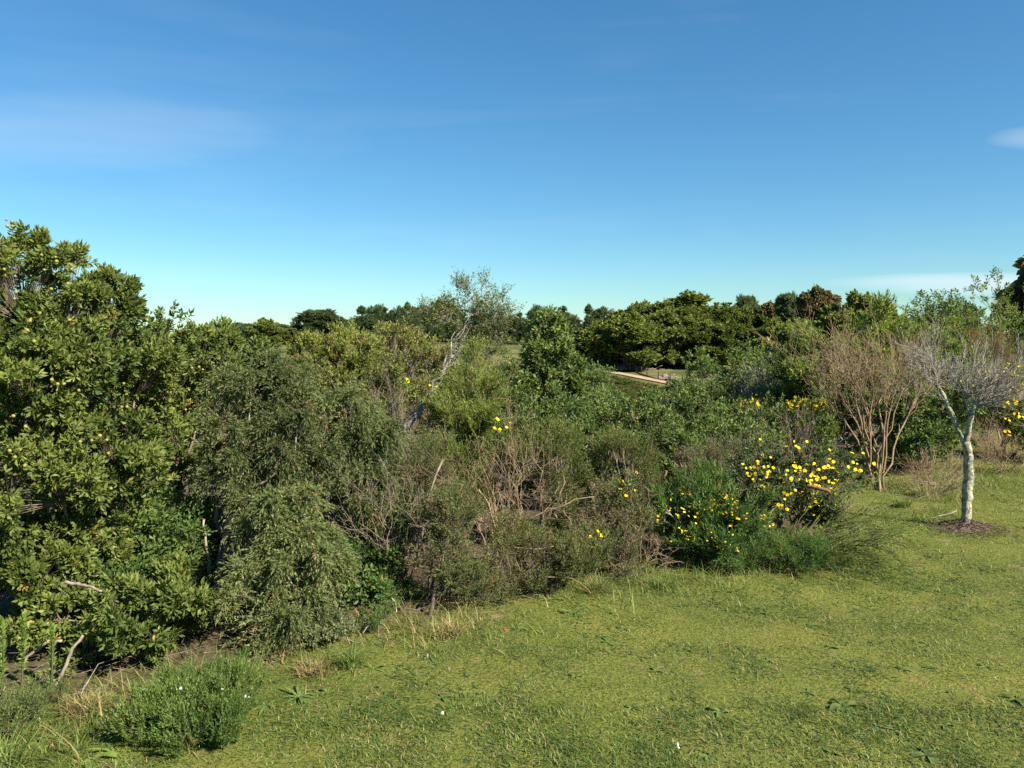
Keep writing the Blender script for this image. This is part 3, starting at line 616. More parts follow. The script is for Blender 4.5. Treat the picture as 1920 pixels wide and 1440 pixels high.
thicket('leafy bush left of the bare brown bush, with yellow bloom', 1470, 9.2, 760, 190, 107, dict(SMALL, cols=[(.07, .10, .025), (.15, .18, .05), (.25, .2, .06)]))
thicket('leafy sprawling bush behind the daisy bush', 1400, 7.9, 790, 170, 108)
thicket('dark green bush between the bare bush and the lichen-covered tree', 1720, 9.4, 705, 190, 109, dict(SMALL, cols=[(.045, .08, .02), (.095, .14, .035), (.2, .18, .06)]), tips=1100)
thicket('bright narrow-leaved bush topping out behind the bare brown bush', 1625, 11.0, 584, 270, 110, dict(FINGER, lw=.012, cols=[(.09, .13, .03), (.19, .22, .05), (.32, .3, .08)]), MATTE, 1300)
thicket('bright narrow-leaved bush beside the dark far trees', 1525, 11.5, 645, 170, 111, dict(FINGER, lw=.012, cols=[(.09, .13, .03), (.19, .22, .05), (.32, .3, .08)]), MATTE, 800)
thicket('narrow-leaved bush filling the gap behind the grey bare crown', 1715, 12.5, 625, 140, 112, dict(FINGER, lw=.012, cols=[(.09, .13, .03), (.17, .21, .05), (.32, .3, .08)]), MATTE, 700)
thicket('tall leafy bush under the white cloud streak', 1760, 16, 572, 200, 113, dict(SMALL, cols=[(.06, .1, .022), (.14, .18, .045), (.22, .19, .06)]), tips=1500)
thicket('tallest leafy bush under the white cloud streak', 1860, 17, 548, 200, 114, dict(SMALL, cols=[(.06, .1, .022), (.14, .18, .045), (.22, .19, .06)]), tips=1500)
thicket('rusty brown fine-leaved bush behind the lichen-covered tree', 1850, 11.5, 605, 150, 115, dict(HEATH, cols=[(.13, .085, .03), (.19, .13, .04), (.2, .11, .05)]), MATTE, 700)
flY1 = thicket('yellow-flowered bush behind the lichen-covered tree', 1890, 10.2, 695, 190, 116, dict(FINGER, cols=[(.08, .11, .025), (.16, .19, .045), (.25, .2, .06)]), MATTE, 900)
thicket('leafy bush standing below the far meadow', 1428, 16, 652, 130, 117, tips=800)
thicket('leafy bush between the grey twigs and the bright narrow-leaved bush', 1470, 13.5, 668, 150, 118, tips=800)
thicket('small leafy bush hiding the near end of the track', 1318, 22, 668, 80, 119, tips=500)
thicket('round dark bush hiding the far end of the track', 1122, 26, 688, 80, 120, tips=500)
thicket('soft green bush behind the slim young tree', 985, 19, 640, 130, 121, tips=700)
thicket('brown tinged bush behind the crown of the leaning tree', 915, 14, 650, 110, 122, OLIVE, MATTE, 600)
thicket('dark bush in the shade behind the drooping shrubs', 560, 7.2, 860, 240, 123, tips=420)
thicket('dark bush behind the hollow and the heath', 760, 7.4, 860, 220, 124, tips=420)
thicket('shaded bush behind the low glossy shrub', 380, 5.6, 930, 200, 125, tips=420)
thicket('shaded bush deep behind the fruiting shrub', 130, 6.2, 880, 320, 126, tips=480)

thicket('leafy thicket bush left of the slim young tree', 905, 12.5, 690, 170, 127, tips=700)
thicket('pale green bush on the slope behind the upright green shrub', 985, 15.5, 668, 150, 128, tips=700)
thicket('leafy bush on the slope below the near end of the track', 1300, 17, 722, 150, 129, tips=600)
thicket('leafy bush on the slope below the far end of the track', 1160, 17, 728, 170, 130, tips=600)
thicket('leafy bush on the slope behind the grey bare twigs', 1400, 20, 690, 110, 133, tips=500)
thicket('yellow green bush behind the drooping shrubs', 560, 12, 668, 170, 134, OLIVE, MATTE, 600)

# yellow flowering bushes on the lawn edge
I1 = blobs_px([(1290, 965, 5.6, 55, 45, .22), (1370, 970, 5.6, 60, 45, .22), (1330, 1020, 5.5, 75, 40, .22), (1310, 920, 5.8, 45, 30, .15), (1250, 990, 5.5, 25, 40, .12)])
shI = plant('flowering_bush', 'narrow-leaved green bush dotted with small yellow flowers at the lawn edge', 'bush', at(1335, 5.75), I1, FINGER, 620, 60, .32, 7, .0022, BARK_GREY, MATTE, 131, spreadb=.15)
J1 = blobs_px([(1440, 890, 6.1, 60, 42, .22), (1525, 895, 6.1, 65, 42, .22), (1480, 950, 6.0, 75, 45, .25), (1590, 885, 6.1, 30, 35, .15), (1540, 960, 5.9, 40, 35, .15)])
shJ = plant('daisy_bush', 'dark leafy bush covered in large bright yellow daisies', 'bush', at(1490, 6.15), J1, dict(SMALL, ll=.03, lw=.011, cols=[(.055, .08, .035), (.13, .15, .075), (.14, .07, .06)], badtip=.1), 700, 60, .32, 7, .0022, BARK_BROWN, MATTE, 132, spreadb=.15)
def daisy_mesh(name, r, npet, col, seed):
    rng = np.random.default_rng(seed); mb = MB()
    for k in range(npet):
        a = k * 2 * math.pi / npet + rng.normal() * .08; w = 1.0 * r * math.sin(math.pi / npet) * 1.15; L = r * rng.uniform(.85, 1.1)
        d = np.array([math.cos(a), math.sin(a), 0]); s = np.array([-math.sin(a), math.cos(a), 0]); z = np.array([0, 0, 1.])
        mb.add(np.array([d * .15 * r - s * w * .4, d * .15 * r + s * w * .4, d * .65 * L + s * w + z * .12 * r, d * L + z * rng.uniform(-.05, .15) * r, d * .65 * L - s * w + z * .12 * r]), np.array([[0, 1, 2, 3, 4]]), np.array(col) * rng.uniform(.85, 1.1))
    n = 8; a = np.arange(n) * 2 * math.pi / n
    v = np.concatenate([np.stack([np.cos(a) * .24 * r, np.sin(a) * .24 * r, np.full(n, .04 * r)], 1), [[0, 0, .22 * r]]])
    mb.add(v, np.array([[k, (k + 1) % n, n] for k in range(n)]), np.array(col) * np.array([.85, .6, .6]))
    return mb.mesh(name, PETAL)
DAISY = [daisy_mesh('flower', .018, 12, (.80, .64, .01), s) for s in (1, 2, 3)]
TINY = [daisy_mesh('flower', .011, 6, (.78, .58, .012), s) for s in (4, 5)]
def put_flowers(root, pts, blobs, meshes, seed, out=.055, jit=0, reps=1, sc=1.0):
    rng = np.random.default_rng(seed)
    for px, py in pts:
        for q in range(reps):
            p = front_hit(px + rng.normal() * jit * (q > 0), py + rng.normal() * jit * (q > 0), blobs)
            o = bpy.data.objects.new('flower', meshes[rng.integers(len(meshes))]); COL.objects.link(o); o.parent = root
            nn = nrm(nrm(C0 - p) * .7 + np.array([.35, -.1, .75]) + rng.normal(size=3) * .55)
            o.location = p + nrm(C0 - p) * out * rng.uniform(.3, 1.1) - np.array(root.location)
            o.rotation_euler = (math.acos(nn[2]), 0, math.atan2(nn[1], nn[0]) + math.pi / 2); o.scale = (sc * rng.uniform(.65, 1.2),) * 2 + (sc * rng.uniform(.5, 2.2),)
ZJ = lambda l: [(1380 + x / 5.144, 820 + y / 5.144) for x, y in l]
put_flowers(shJ, ZJ([(258, 170), (210, 232), (65, 258), (140, 290), (175, 285), (110, 345), (125, 375), (100, 350), (165, 405), (190, 360), (270, 285), (310, 280), (360, 295), (290, 345), (325, 325), (300, 350), (495, 320), (480, 355), (555, 275), (525, 405), (535, 395), (580, 85), (605, 100), (680, 258),
     (665, 320), (615, 290), (775, 315), (800, 310), (860, 285), (890, 275), (910, 300), (935, 295), (900, 210), (940, 235), (740, 340), (720, 370), (760, 375), (780, 405), (790, 385), (715, 445), (770, 455), (895, 425), (935, 440), (960, 410), (1120, 150), (1135, 185), (1165, 215), (1130, 240), (1095, 305), (1140, 320),
     (1205, 318), (1075, 390), (785, 540), (900, 525), (950, 537), (745, 545), (755, 590), (770, 620), (820, 610), (860, 650), (800, 660), (830, 670), (815, 690), (855, 720), (825, 740), (795, 765), (790, 775), (665, 680), (445, 655), (410, 650), (470, 540), (455, 535), (175, 470), (270, 480), (265, 500), (195, 545), (235, 570), (280, 540), (315, 535), (345, 540), (15, 500), (15, 685), (130, 620), (110, 625), (160, 620), (190, 690), (205, 685), (575, 510), (640, 525)]), J1, DAISY, 61, reps=2, jit=16, sc=.76)
put_flowers(shI, [(1120 + x / 4, 780 + y / 4) for x, y in [(455, 750), (455, 780), (515, 675), (585, 690), (605, 745), (650, 700), (700, 680), (690, 715), (755, 730), (800, 625), (800, 700), (850, 690), (880, 630), (905, 670), (920, 665), (985, 660), (1015, 665), (970, 730), (1050, 690), (1010, 720), (1045, 765), (1100, 745), (1010, 820), (740, 805), (615, 840), (555, 940), (670, 905), (690, 905), (860, 915), (880, 915), (910, 940), (910, 975), (960, 945), (1050, 990), (1055, 915), (1225, 785), (1255, 825), (945, 580), (965, 610), (1005, 590), (1255, 745), (690, 590), (630, 560)]], I1, TINY, 62, reps=3, jit=8, sc=.8)
# single sprigs elsewhere that carry yellow daisies
def sprig(label, base, pts, seed, meshes=DAISY, reps=1, jit=0, sc=1.0, h=.12):
    c = np.mean([P(px, py, base[1]) for px, py in pts], 0); rng = np.random.default_rng(seed)
    org = np.array([base[0], base[1], float(terrain(*base))]); root = empty('flower_sprig', org, label, 'flowers')
    tips = np.array([P(px, py, base[1]) for px, py in pts for _ in range(2)]) + rng.normal(size=(2 * len(pts), 3)) * .04 - org - np.array([0, 0, .03])
    mb = MB(); limbs(mb, rng, np.zeros(3), tips, 3, .0018, .05); mb.obj('stem', BARK_BROWN, root)
    ml = MB(); foliage(ml, rng, tips, nrm(rng.normal(size=tips.shape) + np.array([0, -.3, 1])), dict(SMALL, ll=.03, lw=.012)); ml.obj('foliage', MATTE, root, kind='stuff')
    bl = [(P(px, py, base[1]), np.array([.02, .05, .02])) for px, py in pts]
    put_flowers(root, pts, bl, meshes, seed, 0.0, jit, reps, sc)
sprig('sprig of small yellow daisies above the grey heath clump', at(1170, 5.45), [(1194, 886), (1168, 902), (1172, 908), (1163, 917), (1190, 920), (1176, 931), (1173, 929)], 141, sc=.75)
sprig('low sprig of yellow flowers left of the narrow-leaved flowering bush', at(1113, 5.2), [(1121, 996), (1126, 1002), (1107, 1006), (1128, 1006), (1125, 1012), (1108, 1025), (1116, 1027)], 142, sc=.8)
sprig('yellow daisy sprig in front of the leaning trunk', at(770, 6.9), [(762, 710), (765, 715), (771, 720), (806, 722), (819, 725), (828, 714), (839, 727)], 143, sc=.9)
sprig('yellow daisy sprig at the foot of the upright green shrub', at(935, 5.9), [(933, 786), (957, 793), (928, 803), (937, 806), (950, 801)], 144, sc=.9)
sprig('cluster of yellow bloom left of the bare brown bush', at(1505, 8.4), [(1480, 755), (1490, 752), (1500, 754), (1510, 752), (1520, 756), (1535, 750), (1545, 755), (1550, 762), (1497, 798), (1503, 793), (1486, 760), (1528, 762), (1412, 752), (1420, 756)], 145, TINY, 5, 5, 1.5)
bl1 = [(np.array(flY1.location) + np.array([0, -.3, .9]), np.array([.7, .5, .6]))]
put_flowers(flY1, [(1440 + x / 4, 480 + y / 4) for x, y in [(1650, 880), (1700, 870), (1750, 875), (1800, 870), (1850, 880), (1680, 920), (1740, 915), (1830, 920), (1520, 990), (1780, 1020), (1810, 1050), (1840, 1080), (1870, 1090), (1900, 990), (1860, 1000), (1890, 1050), (1800, 1090), (1770, 1130), (1780, 1220), (1800, 1300), (1880, 1180)]], bl1, TINY, 63, reps=5, jit=7, sc=1.7)

# arching reed-like broom and the feathery green below it
def broom():
    rng = np.random.default_rng(151); b = G(1478, 1055); root = empty('broom_plant', b, 'dark wiry stems sweeping out over the lawn from the daisy bush', 'plant')
    pts = []
    ends = [(1690, 1040, 5.45), (1700, 1050, 5.35), (1650, 1080, 5.2), (1610, 1085, 5.2), (1680, 1000, 5.6), (1660, 960, 5.9), (1640, 920, 6.1), (1600, 900, 6.1), (1665, 1065, 5.3), (1580, 1075, 5.25), (1690, 1020, 5.5), (1560, 940, 6.0), (1630, 985, 5.7), (1600, 1050, 5.4), (1700, 990, 5.8), (1530, 960, 5.9)]
    mb, ml = MB(), MB(); E = []
    for e in ends:
        for q in range(2): E.append(P(e[0] + rng.normal() * 12, e[1] + rng.normal() * 8, e[2] + rng.normal() * .12))
    E = np.array(E) - b; E[:, 2] = np.maximum(E[:, 2], .03); n = len(E)
    S = rng.normal(size=(n, 3)) * np.array([.05, .08, 0]); up = np.zeros((n, 3)); up[:, 2] = .14 + .16 * rng.random(n)
    pth = bez(S, E, up, 10, rng, .008); tubes(mb, pth, np.tile(np.linspace(.0068, .003, 10)[None], (n, 1)) * rng.uniform(.7, 1.2, (n, 1)), 5)
    # side shoots
    k = 9; idx = np.repeat(np.arange(n), k); i0 = rng.integers(3, 9, n * k); fr = rng.random(n * k)[:, None]
    s0 = pth[idx, i0] * (1 - fr) + pth[idx, np.minimum(i0 + 1, 9)] * fr; T = nrm(pth[idx, np.minimum(i0 + 1, 9)] - pth[idx, i0])
    D = nrm(T + rng.normal(size=T.shape) * .3 + np.array([.1, 0, .25])); L = rng.uniform(.08, .22, n * k)[:, None]
    tubes(mb, bez(s0, s0 + D * L + np.array([0, 0, .03]), (T - D) * L * .2, 5, rng, .01), np.tile(np.linspace(.0026, .0012, 5)[None], (n * k, 1)), 3)
    foliage(ml, rng, s0 + D * L * .5, D, dict(sub=2, L=.18, n=8, ll=.04, lw=.0034, a0=.5, a1=.25, t0=.0, spread=.2, shape='ndl', cols=[(.085, .13, .025), (.18, .22, .045), (.15, .12, .05)]))
    mb.obj('stem', bark_mat('green_black_stem', (.03, .035, .015), (.09, .09, .03), 20), root, True); ml.obj('foliage', MATTE, root, kind='stuff')
broom()
plant('feathery_bush', 'feathery green low bush at the foot of the daisy bush', 'bush', at(1450, 5.5), blobs_px([(1430, 1035, 5.5, 60, 30, .2), (1490, 1040, 5.4, 55, 28, .2), (1540, 1050, 5.4, 45, 22, .15), (1400, 1060, 5.3, 40, 20, .12)]), dict(FINGER, sub=4, n=14, ll=.032, lw=.0026, L=.16, up=.3, spread=.45, cols=[(.045, .09, .025), (.11, .17, .04), (.2, .15, .06)]), 420, 50, .35, 6, .0018, BARK_DARK, MATTE, 152, spreadb=.12)
# rosemary-like bush bottom left
shR = plant('feathery_bush', 'dense feathery green bush with tiny pale flowers on the near lawn edge', 'bush', at(355, 3.25), blobs_px([(350, 1325, 3.25, 85, 38, .2), (425, 1320, 3.25, 50, 35, .18), (275, 1350, 3.15, 50, 30, .15), (370, 1360, 3.1, 85, 28, .15), (300, 1372, 3.1, 60, 20, .12), (430, 1350, 3.15, 50, 28, .12), (400, 1288, 3.45, 75, 20, .15)]), dict(UPRIGHT, sub=5, L=.13, n=16, ll=.015, lw=.0032, up=1.0, spread=.22, cols=[(.07, .115, .028), (.145, .20, .05), (.17, .15, .06)], badtip=.02), 900, 70, .3, 8, .0007, BARK_DARK, MATTE, 153, spreadb=.08, low=-.75)
WHITE = [daisy_mesh('flower', .006, 5, (.6, .58, .66), 9)]
put_flowers(shR, [(270, 1292), (339, 1290), (460, 1305), (467, 1307), (417, 1292), (345, 1338)], blobs_px([(350, 1300, 3.25, 95, 50, .2), (420, 1300, 3.25, 55, 45, .18), (280, 1330, 3.15, 50, 35, .15)]), WHITE, 64, .03, sc=.8)
plant('feathery_bush', 'blurred feathery green clump in the bottom corner', 'bush', at(30, 3.2), blobs_px([(20, 1352, 3.15, 60, 22, .15), (-60, 1340, 3.3, 70, 35, .2), (70, 1320, 3.35, 40, 20, .12)]), dict(UPRIGHT, sub=5, L=.12, n=14, ll=.014, lw=.0024, up=.8, cols=[(.08, .115, .035), (.17, .20, .065), (.2, .16, .08)]), 480, 45, .3, 6, .0007, BARK_DARK, MATTE, 154, spreadb=.07, low=-.75)
plant('feathery_bush', 'light green weedy clump between the drooping shrub and the grass tuft', 'bush', at(690, 4.25), blobs_px([(700, 1180, 4.3, 45, 22, .12), (660, 1200, 4.2, 35, 22, .1), (720, 1165, 4.4, 30, 20, .1)]), dict(UPRIGHT, sub=4, L=.10, n=12, ll=.016, lw=.0035, up=.6, cols=[(.07, .12, .03), (.15, .205, .05), (.2, .16, .08)]), 300, 35, .35, 5, .0007, BARK_DARK, MATTE, 155, spreadb=.06, low=-.75)
plant('grey_leaf_bush', 'small pale grey green leafy plant under the drooping shrub', 'bush', at(605, 4.1), blobs_px([(605, 1180, 4.1, 42, 25, .12), (585, 1200, 4.05, 30, 20, .1), (640, 1175, 4.15, 22, 20, .08)]), dict(SMALL, ll=.016, lw=.008, L=.06, n=9, cols=[(.15, .17, .08), (.27, .28, .15), (.25, .2, .1)]), 260, 35, .35, 5, .0007, BARK_DARK, MATTE, 156, spreadb=.05, low=-.75)
plant('dry_green_bush', 'yellowing wispy low bush below the drooping shrub', 'bush', at(510, 3.95), blobs_px([(520, 1235, 3.95, 45, 40, .15), (480, 1260, 3.8, 35, 25, .1), (560, 1230, 4.0, 35, 25, .12)]), dict(UPRIGHT, sub=4, L=.14, n=12, ll=.015, lw=.0028, cols=[(.13, .13, .045), (.24, .22, .08), (.27, .18, .1)], badtip=.2), 330, 40, .35, 6, .0007, BARK_TAN, MATTE, 157, spreadb=.06, low=-.75)

# bare brown many-stemmed bush
def bare_brown():
    rng = np.random.default_rng(161); b = P(1643, 918, 8.2); b[2] = float(terrain(b[0], b[1])); root = empty('bare_bush', b, 'tall bare brown bush fanning many slender upright stems', 'bush')
    n = 13; tgt = [(1530, 700), (1555, 690), (1580, 672), (1605, 690), (1615, 715), (1635, 685), (1655, 680), (1668, 712), (1685, 685), (1702, 700), (1715, 725), (1625, 735), (1592, 735)]
    E = np.array([P(px, py + 28, 8.2 + rng.uniform(-.35, .35)) for px, py in tgt]) - b; S = rng.normal(size=(n, 3)) * np.array([.05, .05, 0]); S[:, 2] = -.03
    out = E.copy(); out[:, 2] = 0; bend = -out * .22 + np.array([0, 0, .12])
    m1, m2 = MB(), MB()
    p = bez(S, E, bend, 8, rng, .016); tubes(m1, p, np.tile(np.linspace(.013, .006, 8)[None], (n, 1)) * rng.uniform(.65, 1.15, (n, 1)), 6)
    idx = np.repeat(np.arange(n), 6); i0 = rng.integers(4, 7, len(idx)); i0[::6] = 6; fr = rng.random(len(idx))[:, None]; fr[::6] = 1
    s0 = p[idx, i0] * (1 - fr) + p[idx, i0 + 1] * fr; T = nrm(p[idx, i0 + 1] - p[idx, i0])
    D = nrm(T + rng.normal(size=T.shape) * np.array([.3, .3, .12]) + np.array([0, 0, .15])); hh = rng.uniform(.22, .40, len(idx))
    g = grow(rng, s0, D, hh, np.full(len(idx), .004), 4, (4, 3, 3), (.32, .38, .42), .05, .66, 5, .05)
    tubes(m1, *g[0], 5)
    for k in g[1:]: tubes(m2, k[0][:, ::2], np.maximum(k[1][:, ::2], .0012), 3)
    m1.obj('stem', BARK_TAN, root, True); m2.obj('twigs', BARK_TAN, root, kind='stuff')
bare_brown()

# lichen-covered tree on a mulch mound
def lichen_tree():
    rng = np.random.default_rng(171); b = G(1812, 990); dep = b[1]; root = empty('lichen_tree', b, 'small bare tree with a pale lichen-covered forked trunk on the lawn', 'tree')
    m, N, L, bs, out = mat_nodes('lichen_bark')
    tc = N.new('ShaderNodeTexCoord')
    def nz(s, d=6, r=.7):
        n = N.new('ShaderNodeTexNoise'); n.inputs['Scale'].default_value = s; n.inputs['Detail'].default_value = d; n.inputs['Roughness'].default_value = r; L.new(tc.outputs['Object'], n.inputs[0]); return n.outputs[0]
    def ramp(f, a, b_, ca, cb):
        r = N.new('ShaderNodeValToRGB'); L.new(f, r.inputs[0]); r.color_ramp.elements[0].position = a; r.color_ramp.elements[1].position = b_; r.color_ramp.elements[0].color = (*ca, 1); r.color_ramp.elements[1].color = (*cb, 1); return r.outputs[0]
    bark = ramp(nz(45), .35, .7, (.08, .065, .05), (.22, .19, .155)); lich = ramp(nz(60, 3), .35, .65, (.25, .27, .16), (.46, .47, .32))
    mx = N.new('ShaderNodeMix'); mx.data_type = 'RGBA'; L.new(ramp(nz(17), .45, .53, (0, 0, 0), (1, 1, 1)), mx.inputs[0]); L.new(bark, mx.inputs[6]); L.new(lich, mx.inputs[7]); L.new(mx.outputs[2], bs.inputs['Base Color'])
    bs.inputs['Roughness'].default_value = .95; bp = N.new('ShaderNodeBump'); bp.inputs['Strength'].default_value = 1; bp.inputs['Distance'].default_value = .012; L.new(nz(50, 5), bp.inputs['Height']); L.new(bp.outputs[0], bs.inputs['Normal'])
    k = dep / F
    def path(pts, n):
        q = np.array([P(x, y, dep + dz) for x, y, dz, _ in pts]) - b; r = np.array([w * k / 2 * .66 for *_, w in pts]); s = np.linspace(0, len(q) - 1, n); i = np.arange(len(q))
        return np.stack([np.interp(s, i, q[:, a]) for a in range(3)], 1), np.interp(s, i, r)
    m1 = MB()
    tr, rr = path([(1811, 1000, 0, 34), (1810, 985, 0, 28), (1811, 960, 0, 24), (1814, 925, 0, 25), (1818, 885, 0, 24), (1815, 855, 0, 21), (1812, 828, 0, 20)], 22)
    l1, r1 = path([(1813, 834, 0, 15), (1801, 812, .02, 12), (1791, 792, .04, 11), (1779, 768, .05, 13), (1772, 748, .06, 11), (1757, 722, .06, 9)], 14)
    l2, r2 = path([(1812, 832, 0, 17), (1817, 800, 0, 15), (1822, 775, -.03, 13), (1828, 758, -.05, 11)], 12)
    l3, r3 = path([(1816, 778, 0, 10), (1815, 762, .08, 8), (1812, 748, .15, 7)], 8)
    for p, r in ((tr, rr), (l1, r1), (l2, r2), (l3, r3)):
        p = p + rng.normal(size=p.shape) * .004; tubes(m1, p[None], (r * (.9 + .22 * noise(np.arange(len(r))[:, None] * np.array([[.31, .17]]) + 3.3, 7)))[None], 14, lump=.12, rng=rng)
    m2, m3 = MB(), MB(); S, D = [], []
    for p, cnt, bias in ((l1[-1], 12, (-.25, 0)), (l2[-1], 16, (.45, -.15)), (l3[-1], 12, (.05, .3)), (l1[-4], 5, (-.4, 0)), (l2[-3], 8, (.8, -.2)), (l2[-2], 6, (.7, .3))):
        for q in range(cnt):
            S.append(p + rng.normal(size=3) * .006); D.append([bias[0] + rng.normal() * .55, bias[1] + rng.normal() * .5, rng.uniform(.15, 1.0)])
    S = np.array(S); D = nrm(np.array(D)); n = len(S)
    g = grow(rng, S, D, rng.uniform(.18, .36, n), np.full(n, .0055) * rng.uniform(.5, 1.25, n), 4, (4, 4, 2), (.45, .5, .5), .10, .6, 5, .06)
    tubes(m2, *g[0], 5)
    for q in g[1:]: tubes(m3, q[0][:, ::2], np.maximum(q[1][:, ::2], .0011), 3)
    m1.obj('trunk', m, root, True); m2.obj('branches', BARK_GREY, root, True); m3.obj('twigs', BARK_GREY, root, kind='stuff')
    # mound
    mb = MB(); n, r_ = 14, 40; a = np.arange(r_) * 2 * math.pi / r_; rad = np.linspace(0, 1, n)[:, None] * (.165 + .05 * np.sin(a * 2 + 1) + .03 * rng.normal(size=r_))[None]
    X = rad * np.cos(a) * 1.15; Y = rad * np.sin(a); t = np.linspace(0, 1, n)[:, None]
    Z = .075 * (1 - t) ** 1.3 + .022 * (fbm(np.stack([X, Y], -1) * 22, 4) - .5) - .012 * (t > .97)
    V = np.stack([X, Y, Z], -1).reshape(-1, 3) + np.array([b[0], b[1], float(terrain(b[0], b[1])) + .004])
    f = [[i * r_ + j, (i + 1) * r_ + j, (i + 1) * r_ + (j + 1) % r_, i * r_ + (j + 1) % r_] for i in range(n - 1) for j in range(r_)]
    mb.add(V, np.array(f)); o = mb.obj('soil_mound', bark_mat('mulch', (.05, .036, .024), (.13, .095, .062), 40, 1, .8, (1, 1, 1)), kind='structure'); o['label'] = 'brown mulch mound round the lichen-covered trunk'
    # mulch chips
    mb = MB(); n = 900; aa = rng.random(n) * 6.28; q = rng.random(n) ** .7 * .30; x = b[0] + np.cos(aa) * q * 1.15; y = b[1] + np.sin(aa) * q; z = .085 * np.clip(1 - q / .22, 0, 1) ** 1.2 + .008; th = rng.random(n) * 6.28; l = rng.uniform(.01, .04, n)
    A = np.stack([x, y, z], 1); B = A + np.stack([np.cos(th) * l, np.sin(th) * l, rng.normal(size=n) * .006], 1); tubes(mb, np.stack([A, B], 1), np.tile(rng.uniform(.001, .003, (n, 1)), (1, 2)), 4)
    o = mb.obj('mulch', BARK_DARK, kind='stuff'); tag(o, 'loose brown bark mulch round the lichen-covered trunk', 'mulch')
lichen_tree()

# ------------------------------------------------------------------ dead sticks and stubs
def stick(name, label, pts, w, mat, seed, n=12, sides=8, cat='stick', kids=()):
    """pts (px,py,depth); w width in photo px at both ends"""
    rng = np.random.default_rng(seed); q = np.array([P(*p) for p in pts]); b = q[0].copy(); b[2] = min(q[:, 2])
    s = np.linspace(0, len(q) - 1, n); i = np.arange(len(q)); p = np.stack([np.interp(s, i, q[:, a]) for a in range(3)], 1); L = np.linalg.norm(p[-1] - p[0])
    p = p + rng.normal(size=p.shape) * L * .008; k = pts[0][2] / F / 2
    mb = MB(); tubes(mb, (p - b)[None], (np.linspace(w[0], w[1], n) * k * .82)[None], sides, lump=.2, rng=rng)
    for kp, kw in kids:
        qq = np.array([P(*z) for z in kp]); tt = np.linspace(0, len(qq) - 1, 7); pp = np.stack([np.interp(tt, np.arange(len(qq)), qq[:, a]) for a in range(3)], 1) + rng.normal(size=(7, 3)) * .006
        tubes(mb, (pp - b)[None], (np.linspace(kw, kw * .5, 7) * k)[None], 5)
    o = mb.obj(name, mat, None, True); o.location = b; tag(o, label, cat); return o
def gy(py): return CAMZ * 1.0 / ((py - 620) / F)       # forward distance of level ground at a photo row
stick('leaning_stick', 'weathered grey stick leaning against the low glossy shrub', [(102, 1292, 3.6), (118, 1260, 3.6), (135, 1220, 3.62), (154, 1192, 3.66)], (9, 7), DEADWOOD, 1)
stick('curved_log', 'short curved dead branch stub lying beside the green spikes', [(48, 1236, 3.66), (68, 1218, 3.66), (90, 1204, 3.66), (116, 1202, 3.66)], (7, 6), DEADWOOD, 2)
stick('short_stub', 'short dead stub below the leaning stick', [(150, 1296, 3.5), (158, 1287, 3.55), (166, 1277, 3.6)], (6, 5), DEADWOOD, 3)
stick('fallen_branch', 'thick pale dead branch lying across the low glossy shrub', [(124, 1092, 3.75), (150, 1096, 3.72), (172, 1100, 3.7), (190, 1109, 3.68)], (8, 5), DEADWOOD, 4)
stick('slanting_stump', 'brown bare stump slanting out under the drooping shrub', [(556, 1145, 4.5), (566, 1115, 4.45), (576, 1085, 4.4), (582, 1066, 4.4)], (13, 11), DEADWOOD, 5, cat='stump')
stick('upright_stick', 'pale upright dead stick right of the dark hollow', [(800, 1122, 4.95), (804, 1090, 4.95), (808, 1065, 4.95), (816, 1040, 4.95)], (5, 5), DEADWOOD, 6)
stick('upright_stick', 'thin crooked dead stick beside the pale upright one', [(808, 1140, 4.9), (812, 1100, 4.9), (822, 1080, 4.9), (828, 1040, 4.9), (826, 990, 4.95)], (3.5, 2.5), DEADWOOD, 7)
stick('upright_stick', 'bare straight stem standing in front of the fruiting shrub shade', [(394, 1080, 4.6), (388, 1030, 4.6), (381, 975, 4.6)], (7, 5), DEADWOOD, 8)
stick('forked_branch', 'twisted pale multiple stems under the grey drooping shrub', [(416, 1072, 4.75), (421, 1010, 4.75), (430, 960, 4.75), (445, 935, 4.75), (470, 915, 4.75), (520, 885, 4.75)], (9, 5), DEADWOOD, 9, kids=[([(430, 960, 4.75), (438, 915, 4.75), (425, 880, 4.8), (402, 860, 4.8)], 5), ([(436, 925, 4.75), (452, 890, 4.75), (470, 875, 4.8)], 4), ([(440, 1060, 4.7), (444, 1020, 4.7), (438, 965, 4.75)], 7), ([(408, 1066, 4.7), (412, 1030, 4.7), (428, 985, 4.72)], 5)])
for i, (p, w, lab) in enumerate([([(640, 1118, 4.75), (690, 1100, 4.8), (722, 1062, 4.85)], 4, 'longest of the dead sticks propped across the dark hollow'), ([(655, 1125, 4.7), (700, 1098, 4.75), (735, 1075, 4.85)], 4, 'dead stick crossing the dark hollow beside the longest one'),
        ([(615, 1140, 4.6), (660, 1090, 4.75), (680, 1078, 4.8)], 3.5, 'thin dead stick at the lower edge of the dark hollow'), ([(770, 1040, 5.1), (785, 1000, 5.1), (800, 955, 5.1), (828, 860, 5.2)], 6.5, 'slanting dark brown stem rising right of the dark hollow'),
        ([(635, 1040, 4.95), (665, 1036, 4.95), (695, 1034, 4.95)], 2.2, 'thin level dead twig inside the dark hollow'), ([(730, 1118, 4.6), (742, 1130, 4.6), (744, 1160, 4.55)], 4, 'hooked dead branch end below the dark hollow')]):
    stick('dead_stick', lab, p, (w, w * .7), BARK_BROWN if w > 6 else DEADWOOD, 20 + i)
